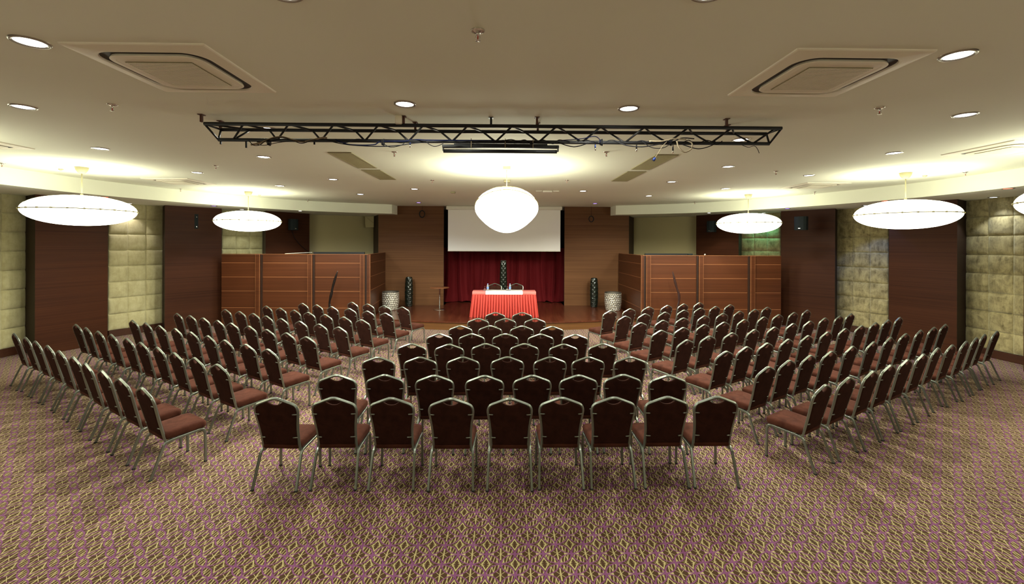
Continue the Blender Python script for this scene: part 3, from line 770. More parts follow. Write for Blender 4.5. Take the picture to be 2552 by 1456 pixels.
air_con((-2.46, 3.485), 'large beige square ceiling air conditioner, nearest on the left')
air_con((2.43, 3.455), 'large beige square ceiling air conditioner, nearest on the right')
q = at(88.5, 371, CZ); air_con((q.x - .475, q.y - .475), 'beige ceiling air conditioner cut off by the left edge of the photo')
q = at(2343.6, 386, CZ); air_con((q.x + .475, q.y - .475), 'beige ceiling air conditioner cut off by the right edge of the photo')
q = at(348.7, 443.6, CZ); air_con((q.x + .475, q.y + .475), 'small-looking distant ceiling air conditioner left, between the pendants')
q = at(2123, 455.5, CZ); air_con((q.x - .475, q.y + .475), 'small-looking distant ceiling air conditioner right, between the pendants')

def grille(c4, label):
    P4 = [at(x, y, CZ) for x, y in c4]; x0 = (P4[0].x + P4[3].x) / 2; x1 = (P4[1].x + P4[2].x) / 2; y0 = (P4[0].y + P4[1].y) / 2; y1 = (P4[2].y + P4[3].y) / 2
    t = thing('ceiling_grille', label, 'grille', ((x0 + x1) / 2, (y0 + y1) / 2, CZ), 0, 'long ceiling air grilles'); hx, hy = (x1 - x0) / 2, (y1 - y0) / 2
    b = MB()
    for sx in (-1, 1): b.box((sx * (hx - .012), 0, -.007), (.026, 2 * hy, .015), bev=.004)
    for sy in (-1, 1): b.box((0, sy * (hy - .012), -.007), (2 * hx - .04, .026, .015), bev=.004)
    b.build('frame', 'ivory', t)
    b = MB(); b.box((0, 0, -.002), (2 * hx - .04, 2 * hy - .04, .003)); b.cur = 1
    n = 15
    for k in range(n): b.box((-hx + .035 + (2 * hx - .07) * k / (n - 1), 0, -.008), (.010, 2 * hy - .05, .010))
    b.build('louvres', ['grille_in', 'grille'], t)
grille([(816.4, 378.8), (878, 379.4), (938.7, 418.4), (890, 417.6)], 'longer left ceiling air grille, nearer the truss')
grille([(898, 422), (947, 423), (988.6, 447), (948, 446.6)], 'shorter left ceiling air grille, farther from the truss')
grille([(1632.8, 384.7), (1692.5, 385), (1619.8, 421.8), (1573, 421.8)], 'longer right ceiling air grille, nearer the truss')
grille([(1562.7, 426.6), (1611.5, 426.6), (1563, 451), (1523, 451)], 'shorter right ceiling air grille, farther from the truss')

# ================================================================ SPRINKLERS, DETECTORS
def sprinkler(x, y, label):
    p = at(x, y, CZ); t = thing('sprinkler', label, 'sprinkler', (p.x, p.y, CZ), 0, 'ceiling sprinklers')
    b = MB(); b.lathe([(0, -.014), (.022, -.014), (.026, -.010), (.042, -.006), (.044, 0)], 20); b.build('escutcheon', 'chrome', t)
    b = MB(); b.lathe([(.012, -.014), (.012, -.028), (.008, -.03)], 12)
    for s in (-1, 1): b.tube([(s * .011, 0, -.028), (s * .013, 0, -.045), (s * .004, 0, -.062)], .003, 6)
    b.build('body', 'chrome', t)
    b = MB(); b.lathe([(0, -.060), (.003, -.058), (.004, -.045), (.003, -.032), (0, -.03)], 8); b.build('glass_bulb', 'red_bulb', t)
    b = MB(); b.lathe([(0, -.062), (.016, -.062), (.017, -.065), (0, -.066)], 14); b.build('deflector', 'chrome', t)
for x, y, lb in [(1191, 76, 'large in view above the middle of the truss'), (280, 260, 'between the left air conditioner and left downlight'), (2192, 268, 'below the near right air conditioner'),
                 (983, 378.5, 'right of the left ceiling grille'), (1511, 378.5, 'left of the right ceiling grille'), (538, 412.5, 'above the farther left pendant'), (1934, 426.5, 'above the farther right pendant'),
                 (5, 406.5, 'at the left edge of the photo'), (450, 471, 'beside the left ceiling band, near the big pendant'), (2030, 478, 'beside the right ceiling band, between pendants'), (2406, 429, 'beside the right ceiling band, near the right edge'),
                 (767, 497.5, 'beside the far left ceiling band'), (1731.7, 503.5, 'beside the far right ceiling band'), (1077, 449, 'left of the onion lamp'), (1413, 449, 'right of the onion lamp')]:
    sprinkler(x, y, 'small chrome ceiling sprinkler ' + lb)
def detector(x, y, label):
    p = at(x, y, CZ); t = thing('smoke_detector', label, 'smoke detector', (p.x, p.y, CZ), 0, 'white smoke detectors')
    b = MB(); b.lathe([(0, -.03), (.035, -.03), (.058, -.022), (.066, -.008), (.066, 0)], 24); b.build('housing', 'white_plastic', t)
    b = MB(); b.lathe([(0, -.062), (.012, -.062), (.02, -.05), (.034, -.045), (.036, -.03), (0, -.03)], 20); b.build('sensor', 'ivory', t)
detector(152, 417, 'white smoke detector left of the large left pendant stem'); detector(2305, 433.5, 'white smoke detector right of the large right pendant stem')
detector(647, 483, 'white smoke detector right of the farther left pendant stem')
p = at(1364, 476, CZ); t = thing('ceiling_light_fitting', 'flat white three-part fitting on the ceiling right of the onion lamp', 'fitting', (p.x, p.y, CZ))
b = MB(); b.box((0, 0, -.02), (.24, .16, .04), bev=.01); b.build('body', 'white_plastic', t)
for s in (-1, 1): b = MB(); b.box((s * .21, 0, -.012), (.15, .13, .024), bev=.006); b.build('side_panel', 'white_plastic', t)
p = at(1129, 478, CZ); b = MB(); b.box((p.x, p.y, CZ - .02), (.12, .1, .04), bev=.008); tag(b.build('junction_box', 'ivory'), 'small cream ceiling box left of the onion lamp, far back', 'box')

# ================================================================ TRUSS
TA = ad(508, 311, 4.62); TB = ad(1945, 318, 4.75)
TZ = CZ - .094; TY = 4.68; TW = .24; TH = .136; X0 = TA.x; X1 = TB.x
t = thing('lighting_truss', 'long black triangular metal lighting truss spanning beneath the ceiling', 'truss', (0, TY, TZ))
yt = .013; rch = .0185
for nm, y, z, a_, c_ in (('top_chord', 0, 0, X0, X1), ('top_chord', TW, 0, X0 + .02, X1 - .02), ('bottom_chord', TW / 2, -TH, X0 + .07, X1 - .06)):
    b = MB(); b.tube([(a_, y, z), (c_, y, z)], rch, 14); b.build(nm, 'black_metal', t)
B0 = ad(588, 353, 4.80).x; pitch = .460; n = 12
def brace(p, q): b = MB(); b.tube([p, q], .0105, 8); b.build('brace', 'black_metal', t)
nodes = [B0 + pitch * i for i in range(n + 1)]
for i, x in enumerate(nodes):
    bt = (x, TW / 2, -TH); ft = (x + .175, 0, 0); rt = (x + .315, TW, 0)
    if x + .175 < X1: brace(bt, ft)
    if x + .315 < X1:
        brace(ft, rt)
        if i < n: brace(rt, (nodes[i + 1], TW / 2, -TH))
for (xa, xb, xc) in ((X0, X0 + .02, X0 + .07), (X1, X1 - .02, X1 - .06)):
    brace((xa, 0, 0), (xc, TW / 2, -TH)); brace((xb, TW, 0), (xc, TW / 2, -TH)); brace((xa, 0, 0), (xb, TW, 0))
brace((X0 + .02, 0, 0), (X0 + .33, TW, 0)); brace((X0 + .34, TW, 0), (nodes[0], TW / 2, -TH))
# hangers
HG = [(514, 'brown_steel', 0), (560, 'brown_steel', TW), (1008, 'brown_steel', 0), (1037, 'brown_steel', TW), (1224, 'black_metal', .03), (1338, 'brown_steel', 0), (1340, 'brown_steel', TW), (1813, 'brown_steel', 0), (1815, 'brown_steel', TW)]
for px, mt, dy in HG:
    x = ad(px, 305, 4.7 + dy).x; b = MB(); b.box((x, dy, .052), (.022, .03, .072), bev=.003); b.box((x, dy, .090), (.05, .06, .006)); b.build('hanger', mt, t)
p = ad(995, 308, 4.66); b = MB(); b.box((p.x, TY - .03, CZ - .045), (.07, .05, .09), .15, bev=.008); tag(b.build('junction_box', 'ac_plastic'), 'small beige box on the ceiling at a truss hanger', 'box')

# lighting bar slung under the middle of the truss
bx0 = ad(1103, 370, 4.8).x; bx1 = ad(1393, 370, 4.8).x; bc = (bx0 + bx1) / 2; bw = bx1 - bx0
z1 = ad(1250, 366, 4.8).z; z2 = ad(1250, 377, 4.8).z
t = thing('lighting_bar', 'black double lighting bar strapped under the middle of the truss', 'lighting bar', (bc, TY + TW / 2, 0))
b = MB(); b.box((0, 0, z1), (bw, .05, .032), bev=.004); b.box((0, 0, z1 + .022), (bw * .8, .03, .016)); b.build('upper_tray', 'black_metal', t)
b = MB(); b.tube([(-bw / 2 + .01, .01, z2), (bw / 2 - .02, .01, z2)], .019, 14); b.build('tube', 'black_metal', t)
for s in (-1, 1): b = MB(); b.box((s * (bw / 2 - .01), 0, (z1 + z2) / 2), (.012, .04, .05)); b.build('end_bracket', 'black_metal', t)
for px in (1175, 1259, 1328): x = ad(px, 360, 4.8).x - bc; b = MB(); b.box((x, -.028, z1 + .03), (.008, .006, .10)); b.build('strap', 'cable_beige', t)

def cable(pts, r, mt, label, ny=None, sub=6):
    P_ = [(ad(x, y, d).x, ad(x, y, d).y, ad(x, y, d).z) for x, y, d in pts]
    b = MB(); b.tube(cr_(P_, sub), r, 6); return tag(b.build('cable', mt), label, 'cable', 'cables slung along the truss')
cable([(626, 361, 4.70), (650, 356, 4.66), (680, 344, 4.66), (705, 342, 4.68), (735, 350, 4.66), (760, 353, 4.66), (800, 344, 4.66), (815, 344, 4.68)], .009, 'cable_beige', 'thick beige cable looping over the left part of the bottom chord')
cable([(620, 350, 4.66), (632, 362, 4.64), (648, 361, 4.64), (665, 350, 4.64), (700, 342, 4.66), (730, 350, 4.64), (760, 352, 4.65)], .004, 'cable_black', 'thin black cable tangled at the left part of the truss')
cable([(640, 360, 4.64), (660, 362, 4.63), (690, 356, 4.63), (720, 352, 4.64)], .0035, 'cable_black', 'short thin black cable loop near the left truss end')
cable([(830, 354, 4.80), (850, 358, 4.68), (880, 362, 4.62), (940, 365, 4.62), (990, 363, 4.63), (1040, 356, 4.68), (1090, 354, 4.80)], .0055, 'cable_black', 'long sagging black cable under the left half of the truss')
cable([(836, 348, 4.66), (870, 360, 4.65), (930, 361, 4.65), (950, 353, 4.65), (1010, 352, 4.65), (1030, 348, 4.66), (1090, 350, 4.66), (1230, 350, 4.66)], .006, 'cable_blue', 'dark blue cable running along the left half of the truss')
cable([(952, 354, 4.80), (960, 361, 4.74), (975, 367, 4.70), (1000, 362, 4.74), (1010, 354, 4.80)], .0035, 'cable_black', 'thin black cable loop left of the lighting bar')
cable([(1060, 350, 4.64), (1070, 360, 4.62), (1085, 365, 4.62), (1105, 358, 4.63)], .004, 'cable_black', 'thin black cable loop at the left end of the lighting bar')
cable([(1390, 355, 4.80), (1430, 366, 4.64), (1470, 356, 4.64), (1490, 355, 4.80)], .0055, 'cable_black', 'black cable sagging right of the lighting bar')
cable([(1400, 350, 4.64), (1450, 346, 4.64), (1480, 340, 4.66), (1493, 346, 4.64), (1495, 356, 4.63)], .0045, 'cable_blue', 'thin blue cable curling over the truss right of the bar')
cable([(1530, 350, 4.64), (1560, 362, 4.62), (1600, 366, 4.62), (1640, 360, 4.62), (1680, 352, 4.64), (1700, 344, 4.66), (1730, 346, 4.66)], .0055, 'cable_black', 'long black cable sagging below the right half of the truss')
cable([(1600, 352, 4.62), (1625, 368, 4.61), (1655, 368, 4.61), (1675, 354, 4.62)], .004, 'cable_black', 'thin black cable loop below the right half of the truss')
cable([(1618, 352, 4.66), (1650, 352, 4.65), (1680, 346, 4.65), (1710, 348, 4.65)], .007, 'cable_beige', 'beige cable lying along the right half of the bottom chord')
cable([(1687, 352, 4.64), (1692, 368, 4.62), (1706, 379, 4.62), (1722, 372, 4.62), (1725, 358, 4.64), (1716, 352, 4.66)], .0075, 'cable_beige', 'thick beige cable loop hanging below the right part of the truss')
cable([(1700, 360, 4.63), (1740, 371, 4.62), (1775, 362, 4.63), (1782, 352, 4.65)], .005, 'cable_black', 'black cable loop hanging between beige loop and right end')
cable([(1850, 362, 4.64), (1865, 367, 4.63), (1880, 364, 4.63), (1888, 372, 4.62), (1892, 382, 4.62)], .003, 'cable_black', 'thin dark wire with hook near the right truss end')
cable([(1662, 353, 4.62), (1650, 366, 4.60), (1640, 382, 4.60), (1632, 394, 4.60)], .003, 'cable_beige', 'thin pale lead hanging down to a blue plug')
for k, (xa, xb, mt_, lb) in enumerate(((640, 1000, 'cable_black', 'wavy black cable bundled along the left third of the bottom chord'), (980, 1300, 'cable_black', 'black cable bundled above the lighting bar, left part'),
        (1240, 1420, 'cable_black', 'black cable bundled above the lighting bar, right part'), (1440, 1700, 'cable_black', 'wavy black cable bundled along the right part of the bottom chord'),
        (1620, 1800, 'cable_black', 'thin wavy black cable near the right end of the bottom chord'))):
    n_ = 13; cable([(xa + (xb - xa) * i / n_, 352 + (xa - 1276) * .003 + 3.2 * sin(i * 1.9 + k) + (4 if i % 4 == k % 4 else 0), 4.665 + .02 * sin(i * 2.3 + k)) for i in range(n_ + 1)], .0045, mt_, lb)
for k, (x, lb) in enumerate(((668, 'left end'), (952, 'left middle'), (1496, 'right middle'), (1668, 'right end'))):
    q_ = ad(x, 353, 4.66); b = MB()
    for j in range(3): b.tube([(q_.x + .010 * j, q_.y + .02 * cos(a), q_.z - .008 + (.026 + .004 * j) * sin(a)) for a in [2 * pi * i / 16 for i in range(16)]], .004, 6, closed=True)
    tag(b.build('cable_tie', 'cable_black'), f'knot of black tape and wire round the bottom chord, {lb} of the truss', 'cable tie')
q = ad(1631, 397, 4.60); t = thing('plug', 'small dark blue plug dangling on a pale lead below the truss', 'plug', tuple(q))
b = MB(); b.tube([(.008, 0, .012), (-.012, 0, -.014)], .014, 12); b.build('body', 'blue_plug', t)
for px, py, mt, lb in ((1020, 358, 'blue_plug', 'small blue cable connector hanging left of the lighting bar'), (1487, 364, 'blue_plug', 'small blue cable connector hanging right of the lighting bar'),
                       (1592, 366, 'cable_black', 'black cable connector hanging straight below the right truss half'), (1685, 370, 'cable_black', 'dark cable connector hanging beside the thick beige loop')):
    q = ad(px, py, 4.74); q.y = TY + TW / 2; t = thing('connector', lb, 'connector', tuple(q), 0, 'cable connectors hanging from the truss')
    b = MB(); b.tube([(0, 0, .035), (0, 0, .0)], [.006, .009], 10); b.tube([(0, 0, TZ - TH - .01 - q.z), (.004, 0, .03)], .004, 6); b.build('boot', mt, t)
    b = MB(); b.tube([(0, 0, 0), (0, 0, -.03)], .0085, 10); b.build('plug', 'chrome', t)
for px, h in ((558, 7), (620, 15), (787, 6)):
    q = ad(px, 357, 4.80); hz = h * .0045; b = MB(); b.box((q.x, TY + TW / 2, TZ - TH - .016 - hz / 2), (.014, .012, hz)); tag(b.build('strap', 'cable_black'), f'short black strap hanging under the {"far left" if px == 558 else "left" if px == 620 else "left middle"} part of the truss', 'strap')

# ================================================================ WALL SPEAKERS
def speaker(px, py, d, rz, label, wd=.29, hh=.37):
    q = ad(px, py, d); t = thing('wall_speaker', label, 'speaker', (q.x, q.y, q.z), rz, 'black wall speakers')
    b = MB(); pts = [(-wd / 2, 0), (-wd / 2, -.13), (-wd / 3, -.175), (0, -.19), (wd / 3, -.175), (wd / 2, -.13), (wd / 2, 0)]
    b.prism(pts, -hh / 2, hh / 2); cab = b.build('cabinet', 'black_plastic', t)
    b = MB(); b.box((0, -.192, -hh / 2 + .045), (.05, .006, .014)); b.build('badge', 'chrome', cab)
    b = MB(); b.box((0, .05, 0), (.06, .12, .1)); b.build('wall_mount', 'black_metal', t)
    return t
a3 = atan2(15.53 - 14.24, -6.65 + 7.46); a2 = atan2(13.37 - 12.25, -8.28 + 9.09)
speaker(728, 560, 14.75, a3, 'black wall speaker on the left pier beside the farther pendant', .27, .36)
speaker(1776, 565, 14.9, -a3, 'black wall speaker on the right pier, partly hidden by the farther pendant', .27, .36)
speaker(1999, 557, 12.45, -a2, 'black wall speaker on the right pier between the two right pendants', .30, .37)
q = ad(489, 552, 12.70); t = thing('speaker_bracket', 'empty dark metal speaker bracket on the left wooden pier', 'bracket', tuple(q), a2)
b = MB(); b.box((0, 0, 0), (.10, .02, .42), bev=.004); b.build('back_plate', 'black_plastic', t)
b = MB(); b.box((.0, -.02, .12), (.018, .03, .02), bev=.004); b.box((0, -.02, -.15), (.018, .03, .03), bev=.004); b.build('arm', 'chrome', t)
def wire(pts, r, mt, label, cat='wire', sub=5):
    P_ = [tuple(ad(x, y, d)) for x, y, d in pts]; b = MB(); b.tube(cr_(P_, sub), r, 6); return tag(b.build('wall_cable', mt), label, cat)
wire([(727, 574, 14.8), (731, 586, 14.85), (736, 596, 14.9), (750, 612, 15.1), (771, 630, 15.4)], .008, 'cable_black', 'black cable trailing down the wall from the left speaker', 'cable')

# cable rings hung from the ceiling in front of the stage walls
for px, py, rr_, lb in ((1052, 533.5, (.095, .125), 'left'), (1473.5, 546, (.085, .105), 'right')):
    q = ad(px, py, 15.70); t = thing('cable_coil', f'oval coil of dark cable hung on the {lb} stage wall', 'cable coil', tuple(q))
    b = MB()
    for o_, k in ((0, 1), (.012, .9)): b.tube([(rr_[0] * k * cos(a), o_, rr_[1] * k * sin(a)) for a in [2 * pi * i / 36 for i in range(36)]], .011, 6, closed=True)
    b.build('loops', 'black_plastic', t)
    b = MB(); b.tube([(0, 0, rr_[1]), (.005, 0, CZ - q.z)], .004, 6); b.build('cord', 'cable_black', t)
# loose fabric corner
A_ = [ad(910, 539, 16.45), ad(931.5, 539, 16.45), ad(931.5, 566, 16.45), ad(911, 566, 16.42), ad(910, 560, 16.40)]
b = MB(); b.add([tuple(v) for v in A_] + [tuple(v + Vector((0, .02, 0))) for v in A_], [(0, 1, 2, 3, 4), (9, 8, 7, 6, 5), (0, 5, 6, 1), (1, 6, 7, 2), (2, 7, 8, 3), (3, 8, 9, 4), (4, 9, 5, 0)])
B_ = [ad(910, 539.5, 16.40), ad(931.5, 557, 16.40), ad(931.5, 566.5, 16.38), ad(911, 567, 16.36)]
b.add([tuple(v) for v in B_] + [tuple(v + Vector((0, .02, 0))) for v in B_], [(0, 1, 2, 3), (7, 6, 5, 4), (0, 4, 5, 1), (1, 5, 6, 2), (2, 6, 7, 3), (3, 7, 4, 0)])
tag(b.build('fabric_flap', 'beige_wall'), 'small folded flap of beige cloth at the top of the left rear recess', 'cloth')
# ================================================================ STAGE FURNITURE
tf = ad(1257, 790, 13.22)      # foot of the skirt, middle front
tcx = (ad(1178, 727, 13.2).x + ad(1335, 727, 13.2).x) / 2; tw = ad(1335.5, 727, 13.2).x - ad(1178.5, 727, 13.2).x
ty0 = 13.24; tdp = .52; tz = .75
t = thing('stage_table', 'long table on stage with pleated red satin skirt', 'table', (tcx, ty0 + tdp / 2, ST))
b = MB(); b.box((0, 0, tz - .015), (tw - .02, tdp - .02, .03), bev=.005); b.build('tabletop', 'table_wood', t)
for sx in (-1, 1):
    for sy in (-1, 1): b = MB(); b.tube([(sx * (tw / 2 - .12), sy * (tdp / 2 - .08), 0), (sx * (tw / 2 - .12), sy * (tdp / 2 - .08), tz - .03)], .015, 8); b.build('leg', 'black_metal', t)
# pleated skirt: front and both sides, box pleats that open towards the floor
path = []; hw, hd = tw / 2, tdp / 2
segs = [((-hw, hd), (-hw, -hd)), ((-hw, -hd), (hw, -hd)), ((hw, -hd), (hw, hd))]
cols = []; npl = 24
for si, (p0, p1) in enumerate(segs):
    p0 = Vector(p0); p1 = Vector(p1); L_ = (p1 - p0).length; e = (p1 - p0) / L_; nr = Vector((e.y, -e.x)); m_ = max(6, int(L_ / .0745)); K = 20
    for i in range(m_):
        for k in range(K + (1 if i == m_ - 1 and si == 2 else 0)):
            f = k / K; s_ = (i + f) / m_
            cols.append((p0 + e * (L_ * s_), nr, e, f, i + si * 40, s_))
vs = []; NZ = 14
rp = random.Random(4); jit = {}
for j in range(NZ + 1):
    tt = j / NZ; z = (tz - .07) * (1 - tt) + .005
    for (p, nr, e, f_, i, s_) in cols:
        fw = 1 - 1 / (1 + math.exp(-(abs(f_ - .5) - (.44 - .22 * tt)) * 60))   # pleat gaps widen towards the floor
        if i not in jit: jit[i] = (rp.uniform(-1, 1), rp.uniform(-1, 1))
        depth = .022 + .060 * tt; out_ = .004 + .055 * tt
        sw = jit[i][0] * .020 * tt * sin(tt * 3 + jit[i][1])
        q = p + nr * (out_ + depth * fw - depth * .5) + e * sw + e * (.055 * tt * (2 * s_ - 1) if abs(e.x) > .5 else 0)
        if abs(nr.x) > .5: q = q + Vector((0, 0))
        vs.append((q.x, q.y, z))
nc = len(cols); fs = []
for j in range(NZ):
    for i in range(nc - 1): fs.append((j * nc + i, j * nc + i + 1, (j + 1) * nc + i + 1, (j + 1) * nc + i))
b = MB(); b.add(vs, fs, True); b.build('pleated_skirt', 'skirt', t, fixn=False)
def cloth(x0, x1, zt, drop, mt, name, label, cat, off):
    b = MB(); N_ = 24; y0 = -hd - .012 - off; y1 = hd + .01 + off
    rows = [(y0 - .002, zt - drop), (y0 - .004, zt - drop * .5), (y0, zt - .012), (y0 + .010, zt), (0, zt + .001), (y1 - .01, zt), (y1, zt - .012), (y1, zt - drop)]
    vs = []; rr_ = random.Random(int(zt * 1e4))
    for k, (y, z) in enumerate(rows):
        for i in range(N_ + 1):
            s_ = i / N_; vs.append((x0 + (x1 - x0) * s_, y + (.003 * sin(s_ * 17 + k) if k in (0, 1) else 0), z + (.002 * sin(s_ * 23 + k * 2) if 2 < k < 6 else 0)))
    fs = [(k * (N_ + 1) + i, k * (N_ + 1) + i + 1, (k + 1) * (N_ + 1) + i + 1, (k + 1) * (N_ + 1) + i) for k in range(len(rows) - 1) for i in range(N_)]
    nb = len(vs); vs2 = [(x, y, z - .002) for x, y, z in vs]
    b.add(vs, fs, True); 
    if name == 'tablecloth':
        for s, xe in ((-1, x0), (1, x1)):
            b.add([(xe, y0, zt - .004), (xe, y1, zt - .004), (xe + s * .008, y1, zt - drop), (xe + s * .008, y0, zt - drop)], [(0, 1, 2, 3)])
    o = b.build(name, mt, fixn=False); o.location = (tcx, ty0 + tdp / 2, ST); return tag(o, label, cat)
cloth(-hw - .012, hw + .012, tz + .006, .085, 'pinkcloth', 'tablecloth', 'coral pink cloth covering the top of the stage table', 'tablecloth', 0)
rx0 = ad(1210, 730, 13.2).x - tcx; rx1 = ad(1303, 730, 13.2).x - tcx
cloth(rx0, rx1, tz + .012, .088, 'whitecloth', 'table_runner', 'white runner cloth across the middle of the stage table', 'table runner', .014)
TT = ST + tz + .014
def bottle(px, label):
    p = ad(px, 726, 13.40); t = thing('water_bottle', label, 'bottle', (p.x, 13.42, TT), 0, 'water bottles on the stage table')
    b = MB(); b.lathe([(0, 0), (.028, .001), (.032, .008), (.031, .05), (.032, .06), (.031, .11), (.0315, .125), (.026, .155), (.016, .180), (.013, .195), (0, .195)], 20); b.build('body', 'water', t)
    b = MB(); b.lathe([(.0328, .062), (.0328, .115)], 20); b2 = MB(); b2.add(b.v, [f for f in b.f if len(f) == 4], True); b2.build('label_band', 'bluelabel', t)
    b = MB(); b.lathe([(.0145, .190), (.0150, .193), (.0150, .21), (.013, .213), (0, .213)], 16); b.build('cap', 'bluecap', t)
bottle(1215.5, 'clear water bottle with blue label, left one on the stage table'); bottle(1271, 'clear water bottle with blue label, right one on the stage table')
def goblet(px, label):
    p = ad(px, 724, 13.45); t = thing('stemmed_glass', label, 'glass', (p.x, 13.47, TT), 0, 'upturned glasses on the stage table')
    b = MB(); b.lathe([(.034, 0), (.036, .02), (.030, .045), (.012, .062), (.004, .068), (.0035, .10), (.006, .110), (.026, .118), (.030, .121), (0, .122)], 20); b.build('glass', 'glass', t)
    b = MB(); b.lathe([(0, .0), (.047, .0), (.050, .004), (0, .003)], 20); b.build('saucer', 'whitecloth', t)
goblet(1208, 'upturned stemmed glass left of the left water bottle'); goblet(1264, 'upturned stemmed glass left of the right water bottle')

def vase(px, d, hh, rad, label):
    p = ad(px, 700, d); o_ = thing('tall_vase', label, 'vase', (p.x, p.y, ST), 0, 'tall black textured vases')
    b = MB(); prof = []; N_ = 120
    for k in range(N_ + 1):
        s_ = k / N_; prof.append((rad * (.78 + .22 * sin(pi * min(1, s_ * 1.02)) ** .6), s_ * hh))
    rows = hh / .075
    def rf(r, z, a):
        row = z / hh * rows; k = int(row); best = 0
        for kk in (k - 1, k, k + 1):
            an = (a / (2 * pi) * 6 + (.5 if kk % 2 else 0)) % 1
            u_ = abs(an - .5) * 2; v_ = (row - kk - .5) / 1.0
            best = max(best, 1 - u_ * u_ - v_ * v_)
        return r * (1 + .20 * sqrt(max(best, 0))) - .006
    b.lathe(prof, 72, (0, 0, 0), rf); b.build('body', 'vase', o_)
    b = MB(); b.tube([(rad * .72 * cos(a), rad * .72 * sin(a), hh) for a in [2 * pi * i / 32 for i in range(32)]], .012, 8, closed=True); b.build('rim', 'vase', o_)
vase(1254.5, 15.0, 1.60, .112, 'tallest black textured vase standing behind the middle of the stage table')
vase(1019.3, 15.50, 1.0, .128, 'short black textured vase against the left stage wall')
vase(1480.5, 15.50, .99, .128, 'short black textured vase against the right stage wall')

def planter(px, d, label):
    p = ad(px, 750, d); o_ = thing('planter', label, 'planter', (p.x, p.y, ST), 0, 'hammered silver planters')
    rr_ = random.Random(int(px)); cells = []
    hh = .60; R_ = .265
    rows_ = 9; cols_ = 22
    for i in range(rows_):
        for j in range(cols_): cells.append(((j + (.5 if i % 2 else 0) + rr_.uniform(-.28, .28)) / cols_, (i + .5 + rr_.uniform(-.25, .25)) / rows_))
    b = MB(); prof = []; N_ = 84
    for k in range(N_ + 1):
        s_ = k / N_; prof.append((R_ * (.76 + .24 * min(1, s_ * 2.2) ** .5) + .0 * s_, s_ * (hh - .03)))
    def rf(r, z, a):
        u_ = a / (2 * pi); v_ = z / (hh - .03); best = 9; sec = 9
        for cu, cv in cells:
            if abs(cv - v_) > .25: continue
            du = abs(cu % 1 - u_); du = min(du, 1 - du) * 1.66 * 1.65; dv_ = (cv - v_) * .6 * 1.65
            q_ = du * du + dv_ * dv_
            if q_ < best: sec = best; best = q_
            elif q_ < sec: sec = q_
        e = min(1, (sqrt(sec) - sqrt(best)) / .035)
        return r - .024 + .030 * e ** .5
    b.lathe(prof, 150, (0, 0, 0), rf)
    for i, f in enumerate(b.f):
        if len(f) == 4:
            q_ = [b.v[k] for k in f]; rm = sum(sqrt(v[0] ** 2 + v[1] ** 2) for v in q_) / 4; zm = sum(v[2] for v in q_) / 4
            base = R_ * (.76 + .24 * min(1, zm / (hh - .03) * 2.2) ** .5)
            if rm < base - .004: b.mi[i] = 1
    b.build('body', ['planter', 'planter_in'], o_)
    b = MB(); b.lathe([(R_ * .99, hh - .035), (R_ * 1.01, hh - .03), (R_ * 1.01, hh), (R_ * .94, hh), (R_ * .90, hh - .06), (R_ * .88, hh - .12), (0, hh - .12)], 48); b.build('rim', 'planter_in', o_)
planter(973.5, 14.72, 'silver hammered planter at the left side of the stage'); planter(1527.5, 14.72, 'silver hammered planter at the right side of the stage')

p = ad(1095.6, 768, 14.80); t = thing('pedestal_table', 'small round wooden-topped table on a chrome pedestal, left of the curtain', 'table', (p.x, p.y, ST))
b = MB(); b.lathe([(0, .700), (.295, .702), (.31, .712), (.31, .722), (.30, .728), (0, .728)], 48); b.build('tabletop', 'table_wood', t)
b = MB(); b.lathe([(.024, .015), (.024, .66), (.06, .69), (.06, .702), (0, .702)], 20); b.build('column', 'chrome', t)
b = MB(); b.lathe([(0, 0), (.215, 0), (.215, .008), (.12, .018), (.04, .03), (.025, .05), (0, .05)], 40); b.build('base', 'chrome', t)

# carved tall sculptures on the floor
def sculpture(pts, d, mt, label):
    P_ = [ad(x, y, d) for x, y, r in pts]; foot = P_[-1].copy(); foot.z = 0
    t = thing('tall_sculpture', label, 'sculpture', (foot.x, foot.y, 0), 0, 'slender carved sculptures')
    P_ = [tuple(q - foot) for q in P_]; sm = cr_(P_, 5); R0 = [r for _, _, r in pts]; rs = []
    for i in range(len(sm)):
        k = i / 5; a_ = int(min(k, len(R0) - 2)); rs.append(R0[a_] + (R0[a_ + 1] - R0[a_]) * (k - a_))
    b = MB(); b.tube(sm, rs, 12, up=(0, 1, 0), flat=.45); b.build('blade', mt, t)
    zb = sm[-1].z
    b = MB(); b.lathe([(0, 0), (.10, 0), (.10, .03), (.045, .05), (.03, max(.08, zb)), (0, max(.08, zb) + .01)], 24); b.build('base', mt, t)
sculpture([(841.5, 675.5, .004), (838, 686, .028), (833, 702, .036), (828.5, 719, .030), (827, 728, .036), (824.5, 738, .042), (822.5, 747, .03), (821, 757, .028), (822, 768, .04), (820, 790, .035), (821, 810, .04), (821, 826, .03)], 12.3, 'sculpt', 'slender curved black lacquer sculpture before the left partition')
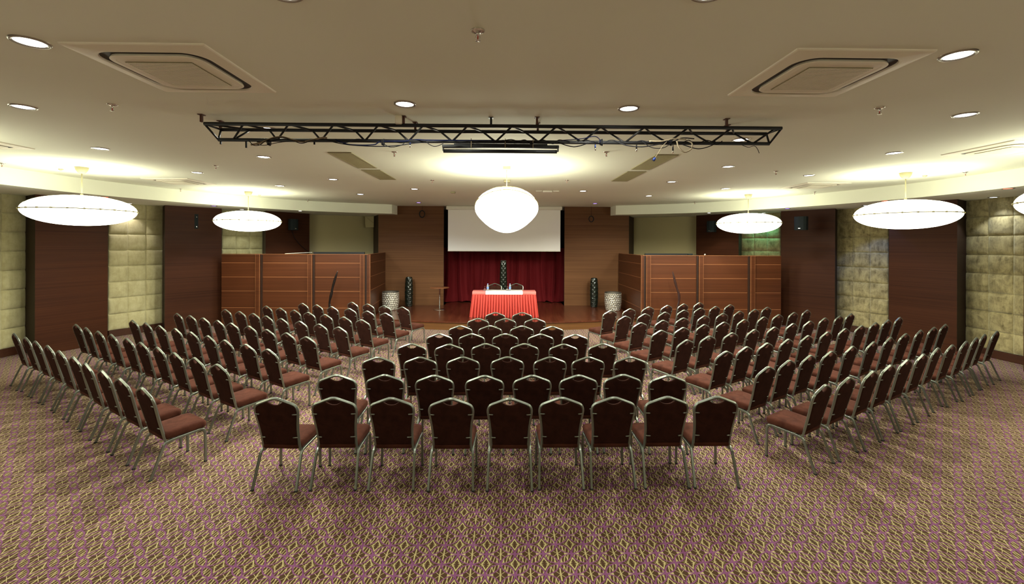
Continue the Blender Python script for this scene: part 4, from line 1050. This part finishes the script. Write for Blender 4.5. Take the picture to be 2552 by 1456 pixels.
sculpture([(1676, 676.5, .004), (1678.5, 686, .024), (1683, 705, .034), (1688, 722, .026), (1691.5, 732, .034), (1692.5, 742, .038), (1692, 752, .028), (1690, 762, .03), (1687, 776, .026), (1685, 795, .024), (1686, 812, .035), (1686, 830, .03)], 12.3, 'sculpt_r', 'slender curved dark wood sculpture before the right partition')

# odds and ends on top of the partitions and on the floor
q = ad(1720, 633, 13.2); b = MB(); b.box((q.x, q.y, PT + .035), (.14, .08, .05), bev=.012); b.tube([(q.x + .06, q.y, PT + .03), (q.x + .14, q.y + .02, PT + .025), (q.x + .22, q.y, PT + .02)], .008, 6)
tag(b.build('black_device', 'black_plastic'), 'small black device lying on top of the right partition', 'device')
q = ad(1757, 636, 12.98); b = MB(); b.tube([(q.x - .02, q.y, PT + .02), (q.x, q.y, PT + .045), (q.x + .02, q.y, PT + .03)], [.012, .018, .006], 8)
tag(b.build('paper_scrap', 'white_plastic'), 'tiny pale crumpled scrap on top of the right partition', 'scrap')
q1 = ad(710, 635, 12.98); q2 = ad(778, 632.5, 13.4); b = MB(); b.tube([tuple(Vector((q1.x, q1.y, PT + .02))), tuple(Vector((q2.x, q2.y, PT + .05)))], .008, 6)
tag(b.build('white_rod', 'white_plastic'), 'thin pale rod lying along the top of the left partition', 'rod')
q1 = ad(782, 632, 13.5); q2 = ad(908, 632, 13.5); b = MB(); b.box(((q1.x + q2.x) / 2, q1.y, PT + .01), (q2.x - q1.x, .06, .11)); tag(b.build('dark_rail', 'black_metal'), 'dark rail just behind the top of the left partition', 'rail')
q1 = ad(1607, 635, 13.5); q2 = ad(1715, 635, 13.5); b = MB(); b.box(((q1.x + q2.x) / 2, q1.y, PT + .01), (q2.x - q1.x, .06, .09)); tag(b.build('dark_rail', 'black_metal'), 'dark rail just behind the top of the right partition', 'rail')
q = at(2068.5, 836, 0); b = MB(); b.lathe([(0, 0), (.04, .005), (.05, .03), (.03, .06), (.035, .075), (0, .08)], 7, tuple((q.x, q.y, 0)), lambda r, z, a: r * (1 + .3 * sin(a * 3 + z * 60)))
tag(b.build('green_wrapper', 'green'), 'small crumpled bright green wrapper behind the right chair block', 'wrapper')
